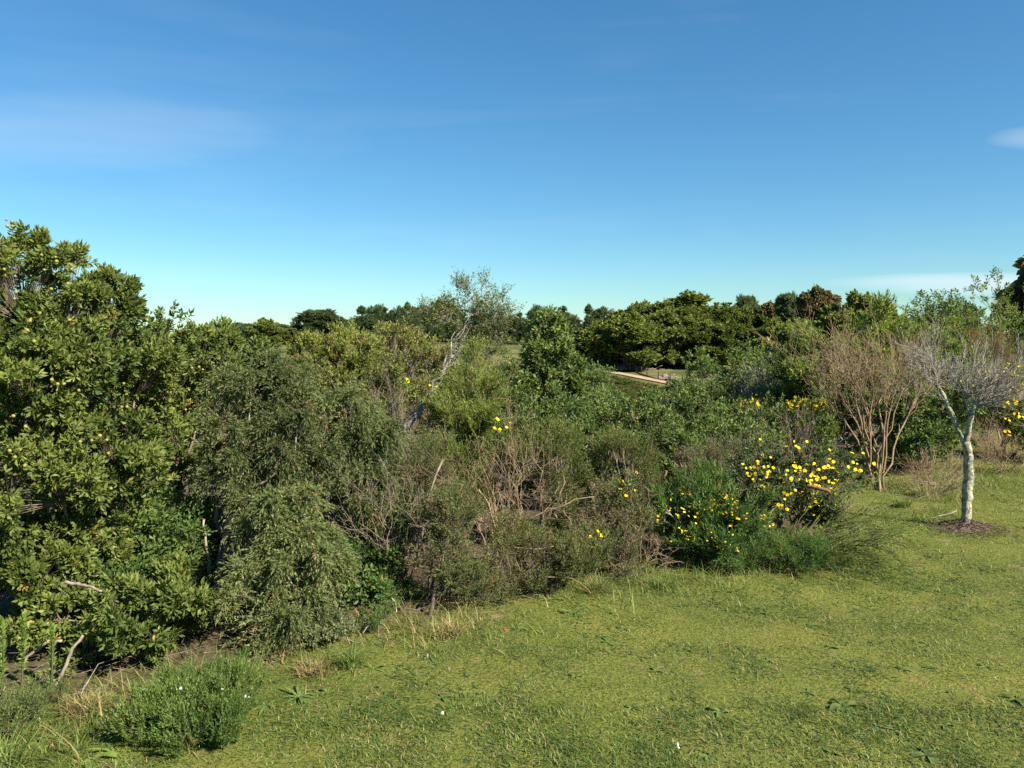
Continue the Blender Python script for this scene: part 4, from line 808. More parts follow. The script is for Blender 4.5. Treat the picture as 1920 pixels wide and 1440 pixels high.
stick('dead_branch', 'pale forked dead stem inside the dry brush, mid picture', [(934, 1018, 5.15), (925, 975, 5.15), (915, 940, 5.2), (897, 918, 5.2)], (5.5, 4), BARK_TAN, 31, kids=[([(933, 1010, 5.15), (931, 985, 5.15), (929, 960, 5.15)], 3), ([(945, 1015, 5.15), (958, 985, 5.15), (966, 970, 5.15)], 3)])
stick('dead_branch', 'orange brown bent twig arching across the yellow heath bush', [(1003, 967, 5.35), (1025, 953, 5.35), (1052, 953, 5.35), (1080, 935, 5.35), (1115, 932, 5.4)], (3, 2), BARK_TAN, 32, kids=[([(1055, 953, 5.35), (1070, 985, 5.35), (1090, 997, 5.35)], 2.2)])
stick('dead_branch', 'long pale dead twig crossing low in front of the heath', [(945, 1020, 5.0), (970, 1027, 5.0), (1005, 1029, 5.0), (1038, 1025, 5.0)], (3, 2), DEADWOOD, 33)
stick('dead_branch', 'arched straw stem at the lawn edge, mid picture', [(1010, 1081, 4.8), (1045, 1083, 4.8), (1068, 1083, 4.75), (1090, 1095, 4.7), (1108, 1112, 4.65)], (2.5, 2), BARK_TAN, 34)
stick('dead_branch', 'dead stick slanting up from the brown heath', [(852, 1110, 4.85), (880, 1085, 4.85), (905, 1058, 4.85)], (3.5, 3), DEADWOOD, 35)
stick('cut_branch', 'orange brown cut branch end poking from the daisy bush', [(1515, 911, 5.72), (1528, 913, 5.7), (1542, 917, 5.68), (1556, 922, 5.66)], (8, 8), REDWOOD, 41, 8, 10, 'branch')
stick('fallen_branch', 'pale bare branch lying on the grass beside the lichen-covered trunk', [(1745, 971, 6.95), (1765, 967, 7.0), (1785, 962, 7.02), (1793, 957, 7.05)], (3, 4), DEADWOOD, 42)
stick('fallen_branch', 'thin pale branch lying under the dry stalks by the lichen-covered trunk', [(1742, 909, 8.4), (1770, 909, 8.4), (1795, 911, 8.4)], (3, 2), DEADWOOD, 43)
stick('fallen_twig', 'small pale forked twig lying on open lawn', [(1404, 1294, gy(1294) - .02), (1425, 1293, gy(1293) - .02), (1440, 1289, gy(1289) - .02), (1456, 1284, gy(1284) - .02)], (3.5, 2.5), DEADWOOD, 44, kids=[([(1406, 1288, gy(1289) - .02), (1422, 1291, gy(1291) - .02), (1436, 1290, gy(1290) - .02)], 2.5), ([(1410, 1299, gy(1299) - .02), (1424, 1293, gy(1293) - .02), (1430, 1288, gy(1288) - .02)], 2)])
stick('fallen_twig', 'dark thin stick lying on the near lawn', [(1482, 1366, gy(1368)), (1500, 1382, gy(1384)), (1522, 1392, gy(1394)), (1550, 1399, gy(1400))], (3, 3), BARK_BROWN, 45)
stick('wooden_peg', 'short brown stub standing at the lawn edge among weeds', [(800, 1248, gy(1250)), (801, 1238, gy(1250)), (801, 1226, gy(1250))], (5, 5), DEADWOOD, 46, 6, cat='stub')

# green spiky stems in the corner
def spike(label, px, top, dep, seed):
    rng = np.random.default_rng(seed); b = P(px, 1300, dep); b[2] = float(terrain(b[0], b[1])); t = P(px, top, dep); root = empty('green_spike', b, label, 'plant', 'green spiky stems in the corner')
    h = t[2] - b[2]; mb = MB(); ml = MB(); a = np.zeros((1, 3)); e = np.array([[t[0] - b[0], .01, h]])
    tubes(mb, bez(a, e, rng.normal(size=(1, 3)) * .01, 8, rng), np.linspace(.005, .003, 8)[None], 6)
    foliage(ml, rng, e, nrm(e), dict(sub=1, L=h * 1.25, back=.9, n=420, ll=.024, lw=.008, a0=1.2, a1=.6, t0=.05, spread=0, shape='ndl', cols=[(.12, .19, .045), (.22, .30, .07), (.25, .25, .08)]))
    mb.obj('stem', BARK_DARK, root); ml.obj('foliage', MATTE, root, kind='stuff')
spike('green spiky stem cut by the picture edge', 2, 1186, 3.45, 1); spike('tallest upright green spiky stem beside the curved log', 42, 1166, 3.6, 2); spike('green spiky stem standing in front of the curved log', 96, 1192, 3.55, 3)

# ------------------------------------------------------------------ broad-leaved weeds in the lawn
def leaf_mesh(L, w, curl, col, seed, nl=6):
    rng = np.random.default_rng(seed); t = np.linspace(0, 1, nl); v = []
    for q in t:
        ww = w * (math.sin(math.pi * (q * .9 + .06)) ** .8) / 2; c = np.array([0, L * (q - .15 * curl * q * q), L * (.55 * q - curl * q * q)])
        v += [c + [-ww, 0, ww * .45], c, c + [ww, 0, ww * .45]]
    f = [[3 * k + j, 3 * k + j + 1, 3 * k + j + 4, 3 * k + j + 3] for k in range(nl - 1) for j in (0, 1)]
    mb = MB(); mb.add(np.array(v), np.array(f), np.array(col)); return mb.mesh('leaf', MATTE, True)
PLANT_L = [leaf_mesh(.075, .026, c, (.11, .15, .04), i) for i, c in enumerate((.55, .7, .85))]
STRAP_L = [leaf_mesh(.10, .013, c, (.13, .20, .05), i) for i, c in enumerate((.25, .5, .75))]
BROAD_L = [leaf_mesh(.10, .05, c, (.17, .23, .05), i) for i, c in enumerate((.4, .6))]
def weed(name, label, px, py, size, meshes, n, seed, group=None, flat=1.0):
    rng = np.random.default_rng(seed); b = G(px, py); b[2] = float(terrain(b[0], b[1])); root = empty(name, b, label, 'weed', group)
    for k in range(n):
        o = bpy.data.objects.new('leaf', meshes[rng.integers(len(meshes))]); COL.objects.link(o); o.parent = root
        o.rotation_euler = (rng.normal() * .15 - .2 * flat, 0, k * 2.4 + rng.normal() * .3); s = size * rng.uniform(.7, 1.2); o.scale = (s, s, s)
weed('plantain_weed', 'broad grey green weed rosette on the near lawn, biggest of them', 1582, 1326, 1.25, PLANT_L, 12, 1)
weed('plantain_weed', 'grey green weed rosette at the picture edge on the near lawn', 1908, 1312, 1.25, PLANT_L, 10, 2)
weed('plantain_weed', 'bushy green weed at the bottom of the lawn', 1742, 1418, 1.1, PLANT_L, 14, 3)
weed('plantain_weed', 'dark weed rosette below the pale forked twig', 1352, 1338, .95, PLANT_L, 11, 4)
SM = [(1655, 1362), (1645, 1372), (1530, 1376), (1600, 1380), (1770, 1360), (1785, 1300), (1720, 1204), (1692, 1256), (1740, 1252), (1522, 1174), (1640, 1128), (1430, 1150), (1515, 1300), (1598, 1294), (1330, 1420), (1560, 1415), (1610, 1415), (1690, 1374), (1875, 1376), (1850, 1250), (1790, 1160), (1210, 1110), (1360, 1110), (1010, 1215), (1130, 1195), (1140, 1150), (1230, 1260), (1170, 1180), (1185, 1330), (1080, 1270), (700, 1290), (615, 1300), (830, 1310), (1045, 1395), (1290, 1220), (1470, 1215), (1440, 1240), (1555, 1215)]
for i, (x, y) in enumerate(SM): weed('plantain_weed', 'small dark green weed rosette dotted over the lawn', x, y, .62 + .25 * ((i * 7) % 5) / 5, PLANT_L, 8, 50 + i, 'small weeds dotted over the lawn')
weed('strap_weed', 'strap-leaved green weed at the lawn edge mid picture, largest of them', 1075, 1150, 1.0, STRAP_L, 18, 5)
weed('strap_weed', 'pale strap-leaved weed near the feathery bush', 560, 1308, 1.0, STRAP_L, 16, 6)
weed('strap_weed', 'wide strap-leaved weed behind the brown wooden stub', 805, 1228, .95, STRAP_L, 18, 7, flat=1.5)
weed('strap_weed', 'strap-leaved weed under the grass tuft', 700, 1255, .9, STRAP_L, 17, 8, flat=1.5)
weed('strap_weed', 'strap-leaved weed right of the feathery bush', 500, 1325, .95, STRAP_L, 16, 9, flat=1.4)
weed('strap_weed', 'strap-leaved weed in the rough grass mid edge', 1030, 1125, .9, STRAP_L, 17, 10)
weed('strap_weed', 'small strap-leaved weed beside the red scrap', 975, 1180, .7, STRAP_L, 16, 11)
weed('strap_weed', 'strap-leaved weed on open lawn below the long grass tuft', 1140, 1205, .6, STRAP_L, 9, 12)
weed('broad_weed', 'upright broad-leaved weed in front of the feathery bush', 215, 1410, 1.0, STRAP_L, 7, 13)
weed('broad_weed', 'broad oval-leaved weed on the near grass corner', 185, 1420, .8, BROAD_L, 4, 14)
for i, (x, y) in enumerate([(60, 1400), (85, 1385), (40, 1415), (20, 1400), (75, 1405)]): weed('bright_weed', 'bright lime green leafy weed patch in the bottom corner', x, y, .42, BROAD_L, 10, 70 + i, 'lime weeds in the corner')
for i, (x, y) in enumerate([(165, 1310), (200, 1308), (55, 1270), (75, 1262), (225, 1305)]): weed('bright_weed', 'light green round-leaved weed under the leaning stick', x, y, .4, BROAD_L, 9, 80 + i, 'light weeds under the stick')
def tuft(label, px, py, n, h, cols, seed):
    rng = np.random.default_rng(seed); b = G(px, py); xy = b[:2] + rng.normal(size=(n, 2)) * .035; mb = MB()
    c = np.array(cols)[rng.integers(0, len(cols), n)] * rng.uniform(.7, 1.25, (n, 1))
    blades(mb, rng, xy, rng.uniform(.5, 1, n) * h, rng.uniform(.003, .006, n), rng.uniform(.5, 1.6, n), c, 6, -.01); o = mb.obj('grass_tuft', GRASS); tag(o, label, 'grass')
GR, ST = [(.12, .18, .04), (.18, .24, .06)], [(.34, .27, .13), (.27, .2, .09), (.2, .2, .06)]
tuft('bright green grass tuft in front of the pale leafy plant', 655, 1248, 160, .17, GR, 1); tuft('tawny grass tuft at the lawn edge left of the sprigs', 840, 1190, 200, .15, ST, 2); tuft('long grass tuft at the lawn edge under the reddish twigs', 1120, 1110, 260, .16, GR + ST[:1], 3)
tuft('straw grass clump between the leaning stick and the feathery bush', 160, 1335, 260, .13, ST, 4); tuft('grass tuft under the yellow flowering bush', 1235, 1100, 160, .13, GR, 5); tuft('tawny straw clump left of the grass tuft', 590, 1262, 200, .12, ST, 6); tuft('long blades leaning in from the bottom corner', 10, 1440, 120, .2, GR, 7)
tuft('rank green grass beside the bare brown bush', 1690, 950, 260, .2, GR, 8); tuft('green grass tuft behind the fallen pale branch', 1725, 930, 240, .2, GR + ST[:1], 9)

# little things on the lawn
def scrap(name, label, px, py, r, col, seed, cat):
    r = r * .7
    rng = np.random.default_rng(seed); m = bark_mat(name + '_surface', tuple(np.array(col) * .8), col, 60, .7, .1, (1, 1, 1)); b = G(px, py); b[2] = float(terrain(b[0], b[1])); mb = MB()
    n = 7; a = np.arange(n) * 2 * math.pi / n; rr = r * rng.uniform(.6, 1.2, n); v = np.stack([np.cos(a) * rr, np.sin(a) * rr * .7, .02 + rng.normal(size=n) * .006], 1); v2 = v * np.array([.9, .9, 1]) + [0, 0, .004]
    mb.add(np.concatenate([v, v2]), np.array([list(range(n))[::-1], list(range(n, 2 * n))])); mb.f.append(np.array([[k, (k + 1) % n, n + (k + 1) % n, n + k] for k in range(n)]))
    o = mb.obj(name, m); o.location = b; tag(o, label, cat)
scrap('red_leaf', 'small bright red scrap at the lawn edge mid picture', 947, 1188, .014, (.55, .06, .03), 1, 'leaf')
scrap('white_petal', 'small white scrap on the lawn left of centre', 830, 1347, .012, (.75, .75, .75), 2, 'petal')
scrap('white_petal', 'tiny white scrap at the bottom of the lawn', 1272, 1412, .010, (.75, .75, .75), 3, 'petal')

# ------------------------------------------------------------------ FAR: track, fence, brush piles
def track():
    up = [GT(*p) for p in [(1080, 682), (1120, 690), (1158, 698), (1200, 706), (1240, 714), (1275, 720), (1330, 730), (1400, 742)]]
    lo = [GT(*p) for p in [(1080, 686), (1120, 694), (1158, 702.5), (1200, 711), (1240, 719), (1275, 725.5), (1330, 736), (1400, 750)]]
    A, B = np.array(up), np.array(lo); s = np.linspace(0, len(A) - 1, 60); i = np.arange(len(A))
    A = np.stack([np.interp(s, i, A[:, k]) for k in range(3)], 1); B = np.stack([np.interp(s, i, B[:, k]) for k in range(3)], 1)
    mb = MB(); w = np.linspace(0, 1, 7)[None, :, None]; V = A[:, None] * (1 - w) + B[:, None] * w
    V[..., 2] = terrain(V[..., 0], V[..., 1]) + .12; i = (np.arange(59)[:, None] * 7 + np.arange(6)[None]).ravel()
    mb.add(V, np.stack([i, i + 1, i + 8, i + 7], 1)); o = mb.obj('dirt_track', bark_mat('track_sand', (.26, .185, .105), (.40, .295, .185), .8, 1, 0, (1, 1, 1)), kind='structure'); o['label'] = 'pale sandy dirt track across the valley'
track()
def fence():
    px = [1130, 1152, 1171.6, 1192.4, 1202.6, 1213, 1234.4, 1256.4, 1279.6, 1306, 1335]; py = [684, 688, 693, 699, 703, 706, 713, 717, 722, 727, 732]
    b = [GT(x, y) for x, y in zip(px, py)]; root = empty('wire_fence', b[6], 'dark post and wire fence along the dirt track', 'fence'); m = bark_mat('dark_post', (.03, .025, .02), (.06, .05, .045), 3, bump=0)
    for i, q in enumerate(b):
        h = 1.25 if i not in (5,) else 1.05; mb = MB(); tubes(mb, np.array([[[0, 0, -.2], [.01, 0, h * .6], [.02, 0, h]]]), np.array([[.075, .07, .07]]), 6)
        o = mb.obj('post', m, root); o.location = q - b[6]
    for k, hh in enumerate((.12, .4, .7, 1.0)):
        mb = MB(); pts = np.array([q - b[6] + [0, 0, hh] for q in b]); tubes(mb, pts[None], np.full((1, len(pts)), .012 if k else .10), 4); mb.obj('wire' if k else 'bottom_rail', m, root)
fence()
stick('marker_post', 'short pale marker post on the near verge of the track', [(1153, 703, GT(1153, 703)[1]), (1153, 700, GT(1153, 703)[1]), (1153, 696, GT(1153, 703)[1])], (1.6, 1.6), DEADWOOD, 51, 5, 6, 'post')
def brush_pile(label, px, py, w, h, n, seed, mat):
    rng = np.random.default_rng(seed); b = GT(px, py); root = empty('brush_pile', b, label, 'brush pile'); k = b[1] / F; W_, H_ = w * k / 2, h * k
    q = rng.normal(size=(n, 2)) * np.array([W_ * .5, W_ * .35]); z = H_ * np.exp(-(q ** 2 / np.array([W_ * .6, W_ * .45]) ** 2).sum(1)) * rng.random(n)
    A = np.stack([q[:, 0], q[:, 1], z + .05], 1); a = rng.random(n) * 6.28; l = rng.uniform(.5, 1.6, n); B = A + np.stack([np.cos(a) * l, np.sin(a) * l, rng.normal(size=n) * .25 * l], 1); B[:, 2] = np.maximum(B[:, 2], .03)
    for j in range(0, n, max(1, n // 60)):
        mb = MB(); e = slice(j, j + max(1, n // 60)); tubes(mb, bez(A[e], B[e], rng.normal(size=A[e].shape) * .1, 4, rng, .04), np.tile(np.array([[1, .9, .7, .5]]), (len(A[e]), 1)) * rng.uniform(.02, .06, (len(A[e]), 1)), 4); mb.obj('branch', mat, root)
CUT = bark_mat('cut_brush', (.20, .145, .11), (.40, .31, .25), 1.2, bump=0)
brush_pile('long heap of cut pinkish branches beyond the fence', 1188, 692, 72, 12, 420, 1, CUT); brush_pile('small heap of pale branches by the fence posts', 1247, 712, 26, 8, 120, 2, CUT); brush_pile('few cut branches lying at the forest edge', 1222, 682, 26, 5, 70, 3, CUT)
def rock(label, px, py, r, seed):
    rng = np.random.default_rng(seed); b = GT(px, py); mb = ico(1, sub=10); v = mb.v[0]; v *= (r * (.75 + .5 * noise(v * 1.3 + seed, seed)))[:, None] * np.array([1.2, 1, .8]); v[:, 2] += r * .5
    o = mb.obj('rock', bark_mat('grey_rock', (.12, .12, .125), (.24, .24, .245), 2, bump=0, stretch=(1, 1, 1)), None, True); o.location = b; tag(o, label, 'rock')
rock('grey rock on the small heap of branches', 1246, 709, .45, 2)

# ------------------------------------------------------------------ FAR TREES: growth forms, then copies
def form(name, blobs, st, tips, clumps, seed, cr=.3, K1=5, r_tip=.03, trunk=None, trunk_r=None, mat=FAR, inner=.1, up=.3, low=-.5, wp=1.0):
    """unit tree about 10 m tall at the origin"""
    rng = np.random.default_rng(seed); root = bpy.data.objects.new(name, None); root.empty_display_size = .5
    bl = [(np.array(c, float), np.array(r, float)) for c, r in blobs]
    t, d, _ = crown_tips(rng, bl, tips, clumps, cr, inner, low, up, wp); mb, ml = MB(), MB()
    tl = None
    if trunk is not None: tl = np.array(trunk, float); tubes(mb, tl[None], np.interp(np.linspace(0, 1, len(tl)), np.linspace(0, 1, len(trunk_r)), trunk_r)[None], 7)
    limbs(mb, rng, np.array([0, 0, -.3]), t.copy(), K1, r_tip, .15, tl, 5, fine=False); foliage(ml, rng, t, d, st)
    return root, mb.mesh('trunk', FARBARK, True), ml.mesh('crown', mat)
def inst(fm, name, label, cat, px, dep, top, wpx, hw, hh, rot, group=None, sink=0.0):
    x, y = P(px, 640, dep)[:2]; z = float(terrain(x, y)) - sink; zt = P(px, top, dep)[2]; sz = (zt - z) / hh; sx = wpx * dep / F / hw
    o = empty(name, (x, y, z), label, cat, group); o.scale = (sx, sx, sz); o.rotation_euler = (0, 0, rot)
    for nm, me in (('trunk', fm[1]), ('crown', fm[2])):
        c = bpy.data.objects.new(nm, me); COL.objects.link(c); c.parent = o
        if nm == 'crown': c['kind'] = 'stuff'
    return o
LF = dict(sub=3, L=.9, n=7, ll=.42, lw=.26, a0=1.2, a1=.5, t0=.2, spread=.5, shape='fan', cf=.35, bad=.01, badtip=.02)
MILK = dict(LF, cols=[(.060, .085, .022), (.150, .172, .040), (.19, .17, .06)])
rm = np.random.default_rng(77)
def dome(n, R, H, seed):
    r = np.random.default_rng(seed); b = [((0, 0, H * .6), (R * .8, R * .8, H * .36))]
    for k in range(n):
        a = k * 6.28 / n + r.normal() * .3; q = r.uniform(.4, .72) * R; b.append(((math.cos(a) * q, math.sin(a) * q, H * r.uniform(.38, .72)), (R * r.uniform(.32, .5), R * r.uniform(.32, .5), H * r.uniform(.16, .27))))
        if k % 2 == 0: b.append(((math.cos(a + .4) * R * .62, math.sin(a + .4) * R * .62, H * r.uniform(.2, .3)), (R * .36, R * .36, H * .17)))
    return b
fM = [form('m', dome(9, 5.0, 9.5, s), MILK, 2000, 130, s, .3, 6, .03, [(0, 0, -.3), (.1, 0, 1.5), (0, .1, 3.5)], [.45, .35, .25]) for s in (201, 202)]
GUM = dict(LF, cols=[(.075, .075, .035), (.15, .125, .06), (.21, .12, .06)], badtip=.15, droop=.4)
fG = form('g', [((0, 0, 7.5), (2, 2, 2.2)), ((-1.6, 0, 6), (1.5, 1.5, 1.8)), ((1.7, .3, 6.3), (1.5, 1.5, 1.9)), ((.4, -1, 4.8), (1.8, 1.6, 1.6)), ((-.8, .8, 8.6), (1.1, 1.1, 1.1)), ((1.2, .2, 8.8), (.9, .9, 1))], GUM, 1500, 80, 203, .32, 6, .03, [(0, 0, -.3), (.1, 0, 2), (-.1, .1, 4), (.1, 0, 6.5)], [.35, .3, .22, .12])
PINE = dict(LF, sub=3, L=.8, n=8, ll=.5, lw=.12, shape='ndl', a0=.9, a1=.4, cols=[(.040, .064, .030), (.085, .112, .048), (.13, .11, .06)])
def conifer(R, seed, n=1500, H=10.0):
    rng = np.random.default_rng(seed); nw = 22; lev = np.sort(rng.uniform(.12, .97, nw)); t, d = [], []
    for q in lev:                                        # whorls of branches, longest below
        rr = R * (1 - q) ** .55 * rng.uniform(.75, 1.15) + .12
        for a in rng.uniform(0, 6.28, rng.integers(5, 8)):
            L = rr * rng.uniform(.6, 1.15); k = max(4, int(n / (nw * 6.5) * (.35 + L / R * 1.3))); f = rng.uniform(.02, 1, k) ** .7
            u = np.array([math.cos(a), math.sin(a), 0]); c = u * (L * f)[:, None] + np.array([0, 0, 1.]) * (q * H + L * .22 * f - .12 * f * f)[:, None]
            t.append(c + rng.normal(size=c.shape) * np.array([.2, .2, .3]) * (.45 + L / R)); d.append(nrm(u + np.array([0, 0, .35]) + rng.normal(size=c.shape) * .35))
    k = 40; zt = rng.uniform(.86, 1.0, k) * H; t.append(np.stack([rng.normal(size=k) * .08, rng.normal(size=k) * .08, zt], 1)); d.append(nrm(np.array([0, 0, 1.]) + rng.normal(size=(k, 3)) * .4))
    t, d = np.concatenate(t), np.concatenate(d); mb, ml = MB(), MB()
    tubes(mb, np.array([[[0, 0, -.3], [0, 0, 4], [0, 0, H * .98]]]), np.array([[.14, .1, .01]]), 6); foliage(ml, rng, t, d, dict(PINE, L=.45, sub=2, n=7, ll=.36, lw=.10))
    return None, mb.mesh('trunk', FARBARK, True), ml.mesh('crown', FAR)
fP = form('p', dome(8, 3.1, 10.2, 209), dict(PINE, ll=.4, lw=.11), 1500, 110, 209, .34, 5, .02, [(0, 0, -.3), (0, 0, 3), (0, 0, 6)], [.2, .16, .1], wp=.7)
fC = [conifer(2.2, 204), conifer(1.7, 205)]
fS = form('s', [((0, 0, 8), (2.6, 2.4, 1.3)), ((-2, .3, 7), (1.7, 1.6, 1.1)), ((2.1, -.2, 6.8), (1.7, 1.7, 1.1)), ((.3, 1, 8.9), (1.6, 1.5, .8)), ((.5, -.6, 5.6), (1.8, 1.7, 1.1)), ((-1.2, -.4, 5.2), (1.3, 1.3, .9))], PINE, 1700, 90, 206, .35, 6, .03, [(0, 0, -.3), (.15, 0, 2.5), (-.1, 0, 5), (.1, 0, 7)], [.35, .3, .24, .14])
fB = form('b', dome(7, 2.6, 4.0, 207), dict(LF, ll=.17, lw=.09, L=.4, n=10, cols=[(.055, .080, .022), (.12, .145, .04), (.16, .14, .06)]), 1200, 90, 207, .32, 7, .015)
fB2 = form('b', dome(6, 2.6, 4.0, 208), dict(LF, ll=.17, lw=.07, L=.45, n=11, shape='ndl', cols=[(.075, .082, .03), (.13, .13, .045), (.18, .13, .07)]), 1200, 90, 208, .32, 7, .015)
# evergreen clump on the rise beyond the track
M_ = 'broad evergreen trees on the rise'
inst(fM[0], 'broad_tree', 'dark-skirted broad evergreen tree nearest the cut brush', 'tree', 1172, 128, 592, 145, 10, 9.7, .3)
inst(fM[1], 'broad_tree', 'largest domed evergreen on the skyline of the rise', 'tree', 1300, 140, 553, 185, 10, 9.7, 1.2)
inst(fM[0], 'broad_tree', 'evergreen below the largest dome, lit on its slope', 'tree', 1242, 131, 585, 110, 10, 9.7, 2.2)
inst(fM[1], 'broad_tree', 'evergreen on the skyline left of the largest dome', 'tree', 1195, 142, 568, 105, 10, 9.7, 4.0)
inst(fM[0], 'broad_tree', 'evergreen right under the largest dome, trunks showing', 'tree', 1315, 130, 600, 120, 10, 9.7, 5.2)
inst(fM[1], 'broad_tree', 'evergreen right of the largest dome', 'tree', 1378, 138, 578, 110, 10, 9.7, 3.1)
inst(fM[0], 'broad_tree', 'dark evergreen at the near foot of the rise', 'tree', 1452, 118, 606, 95, 10, 9.7, 1.0)
inst(fM[1], 'broad_tree', 'long domed evergreen behind the bright narrow-leaved bush', 'tree', 1622, 120, 553, 150, 10, 9.7, .5)
inst(fM[0], 'broad_tree', 'dark evergreen under the grey brown gum tree', 'tree', 1500, 110, 612, 90, 10, 9.7, 2.6)
inst(fM[1], 'broad_tree', 'shaded evergreen at the far end of the track', 'tree', 1120, 140, 606, 80, 10, 9.7, 5.0)
inst(fG, 'gum_tree', 'grey brown gum tree with two rounded tops', 'tree', 1535, 125, 547, 85, 6.4, 9.8, .2)
inst(fG, 'gum_tree', 'russet crowned tree between the evergreen dome and the gum', 'tree', 1440, 150, 572, 55, 6.4, 9.8, 2.2)
inst(fS, 'umbrella_pine', 'dark flat-topped pine left of the grey brown gum', 'tree', 1480, 140, 557, 62, 6.6, 9.7, 1.1)
inst(fS, 'umbrella_pine', 'small flat-topped pine on the skyline right of the dome', 'tree', 1398, 160, 560, 48, 6.6, 9.7, 3.3)
inst(fS, 'umbrella_pine', 'big flat-topped pine on the skyline over the yellow green bush', 'tree', 600, 190, 584, 76, 6.6, 9.7, .4)
inst(fM[0], 'broad_tree', 'rounded tree on the skyline beside the big flat-topped pine', 'tree', 498, 180, 600, 62, 10, 9.7, .9)
inst(fM[1], 'broad_tree', 'low dark tree between the rounded tree and the flat-topped pine', 'tree', 540, 185, 616, 60, 10, 9.7, 3.0)
rk = np.random.default_rng(5)
CP = [(556, 596, 28), (640, 594, 22), (660, 606, 22), (678, 574, 30), (692, 580, 26), (708, 573, 30), (722, 578, 24), (735, 582, 24), (750, 576, 22), (764, 567, 22), (774, 577, 22), (788, 574, 26), (812, 568, 24), (824, 560, 22), (836, 575, 26), (850, 572, 26), (940, 588, 32), (958, 592, 26), (975, 588, 34), (996, 582, 26), (1008, 574, 26), (1024, 590, 24), (1056, 576, 36), (1072, 592, 26), (1084, 600, 30), (1103, 572, 22), (1130, 578, 36), (1145, 586, 30), (580, 606, 30), (620, 602, 30), (745, 594, 34), (700, 596, 34), (770, 596, 34), (800, 592, 34), (870, 588, 30), (905, 590, 34), (1035, 598, 34), (525, 612, 24), (470, 612, 30), (440, 616, 30)] + [(x, 612 - 16 * (660 < x < 860) + 6 * math.sin(x), 40) for x in range(430, 1120, 21)]
for i, (px, top, w) in enumerate(CP):
    zone = 'left of the big flat-topped pine' if px < 560 else 'around the big flat-topped pine' if px < 665 else 'left of the leaning tree' if px < 800 else 'behind the leaning tree crown' if px < 960 else 'right of the leaning tree' if px < 1060 else 'beside the broad evergreens'
    bk = w == 40                                     # the closed rank behind the first trees
    f_, lw_, nm_ = (fP, 6.2, 'rounded dark') if bk or i % 3 == 2 else (fC[i % 2], 4.4, 'pointed dark')
    inst(f_, 'pine_tree', nm_ + (' pine in the rear skyline row ' if bk else ' pine in the front skyline row ') + zone, 'tree', px, rk.uniform(205, 225) if bk else rk.uniform(170, 200), top, w * (1.5 if bk else 1.35), lw_, 10, rk.random() * 6, 'skyline pines ' + zone)
inst(fC[1], 'pine_tree', 'lone conical spire standing clear on the skyline above the track', 'tree', 1103, 165, 571, 24, 3.6, 10, 1.0)
inst(fG, 'gum_tree', 'tall dark gum just showing its hanging bough at the picture edge', 'tree', 2036, 62, 452, 235, 6.4, 9.8, 2.4)
# scrub over the valley side, copies of two bush forms
rb = np.random.default_rng(9); cnt = 0
for k in range(900):
    y = rb.uniform(26, 112) ; x = rb.uniform(-.72, .72) * y; px = 960 + x / y * F
    z = float(terrain(x, y)); h = rb.uniform(1.3, 2.6); topy = 620 - (z + h - CAMZ) / y * F
    if y > 85 and 1060 < px < 1420: continue
    if 1060 < px < 1350 and topy < 733: continue
    if 1290 <= px < 1420 and topy < 690: continue
    if px < 1130 and topy < 612 + (px > 930) * 26: continue
    if px > 1420 and topy < 600: continue
    if cnt >= 260: break
    lf = rb.random() < .6
    zone = 'behind the drooping shrubs' if px < 700 else 'behind the leaning tree' if px < 940 else 'behind the slim young tree' if px < 1130 else 'below the far meadow' if px < 1430 else 'behind the bare brown bush' if px < 1700 else 'behind the lichen-covered tree'
    dd = 'on the near slope' if y < 50 else 'in the valley bottom' if y < 85 else 'on the far side of the valley'
    o = inst(fB if lf else fB2, 'valley_bush', ('green leafy' if lf else 'olive fine-leaved') + ' bush ' + dd + ' ' + zone, 'bush', px, y, topy, rb.uniform(2.2, 4.0) * F / y, 5.2, 4.0, rb.random() * 6, 'valley bushes ' + dd + ' ' + zone); cnt += 1
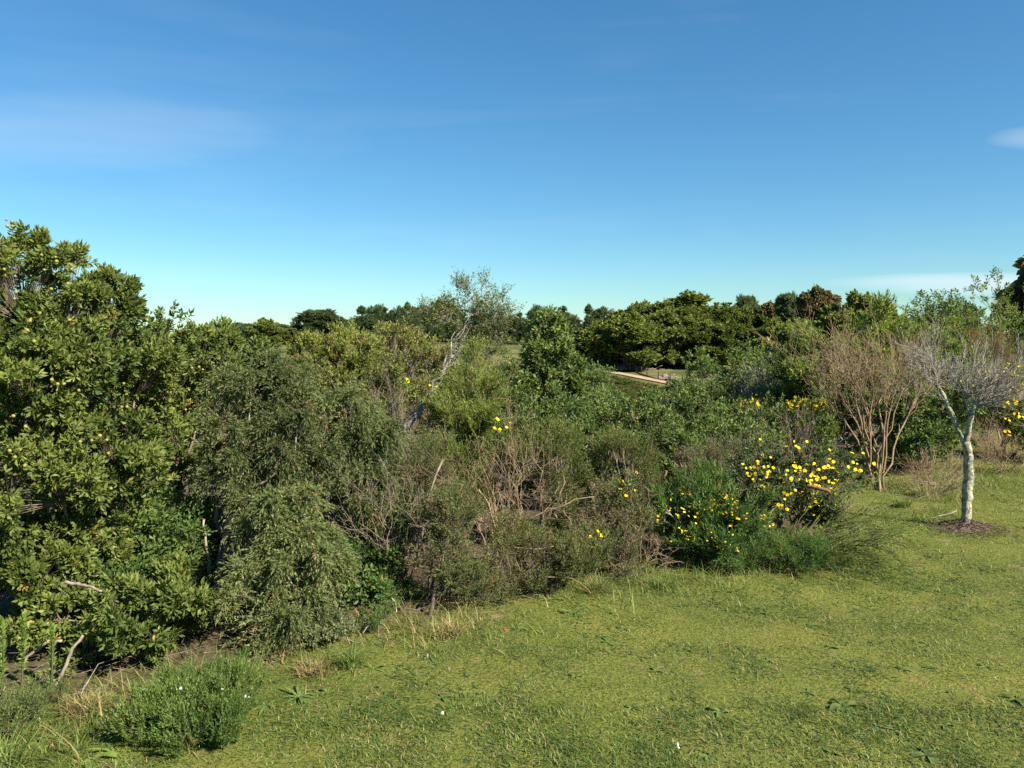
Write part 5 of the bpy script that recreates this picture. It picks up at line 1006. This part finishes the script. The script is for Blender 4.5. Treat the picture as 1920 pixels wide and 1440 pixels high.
for k in range(90):
    px, y = rb.uniform(1105, 1335), rb.uniform(58, 104); z = float(terrain((px - 960) / F * y, y)); lim = 705.5 + (px - 1158) * .197
    h = min(rb.uniform(.7, 1.6), CAMZ - (lim - 620 + rb.uniform(0, 4)) / F * y - z)
    if h < .35: continue
    inst(fB if rb.random() < .5 else fB2, 'valley_bush', 'low bush in the scrub just below the dirt track', 'bush', px, y, 620 - (z + h - CAMZ) / y * F, rb.uniform(1.6, 3.0) * F / y, 5.2, 4.0, rb.random() * 6, 'low bushes below the dirt track')
for i, (px, py, top, w, lab) in enumerate([(1290, 665, 640, 70, 'round green bush on the meadow below the largest dome'), (1255, 676, 652, 60, 'olive bush at the forest edge beside the shade'), (1342, 664, 632, 60, 'bush on the meadow under the reddish wall'), (1225, 672, 655, 40, 'small bush by the cut branches at the forest edge'), (1385, 675, 650, 60, 'bush on the meadow near the leafy front bush'), (1330, 690, 668, 40, 'low bush on the meadow above the fence end')]):
    inst(fB, 'meadow_bush', lab, 'bush', px, GT(px, py)[1], top, w, 5.2, 4.0, i * 1.3)
# glimpse of a reddish wall between the trunks
def hut():
    b = GT(1345, 652); b = P(1350, 640, 152.0); b[2] = float(terrain(b[0], b[1])); root = empty('brick_hut', b, 'reddish brick hut glimpsed between the evergreen trunks', 'building')
    mb = MB(); w, d, h = 2.4, 2.0, 3.2
    def box(mb, x0, x1, y0, y1, z0, z1):
        v = np.array([[x, y, z] for z in (z0, z1) for y in (y0, y1) for x in (x0, x1)]); mb.add(v, np.array([[0, 1, 5, 4], [1, 3, 7, 5], [3, 2, 6, 7], [2, 0, 4, 6], [4, 5, 7, 6], [2, 3, 1, 0]]))
    box(mb, -w, w, -d, d, -.5, h); mb.obj('wall', bark_mat('red_brick', (.22, .09, .075), (.34, .16, .13), 3, .9, 0, (1, 1, 3)), root)
    mb = MB(); v = np.array([[-w - .3, -d - .3, h], [w + .3, -d - .3, h], [w + .3, d + .3, h], [-w - .3, d + .3, h], [-w - .3, 0, h + 1.2], [w + .3, 0, h + 1.2]]); mb.add(v, np.array([[0, 1, 5, 4], [2, 3, 4, 5]])); mb.f.append(np.array([[0, 4, 3], [1, 2, 5]])); mb.obj('roof', bark_mat('roof_sheet', (.2, .1, .08), (.3, .17, .13), 2, .8, 0), root)
    mb = MB(); box(mb, -.5, .5, -d - .05, -d + .1, .9, 2.1); mb.obj('window', bark_mat('dark_pane', (.02, .02, .025), (.05, .05, .06), 2, .2, 0), root)
hut()
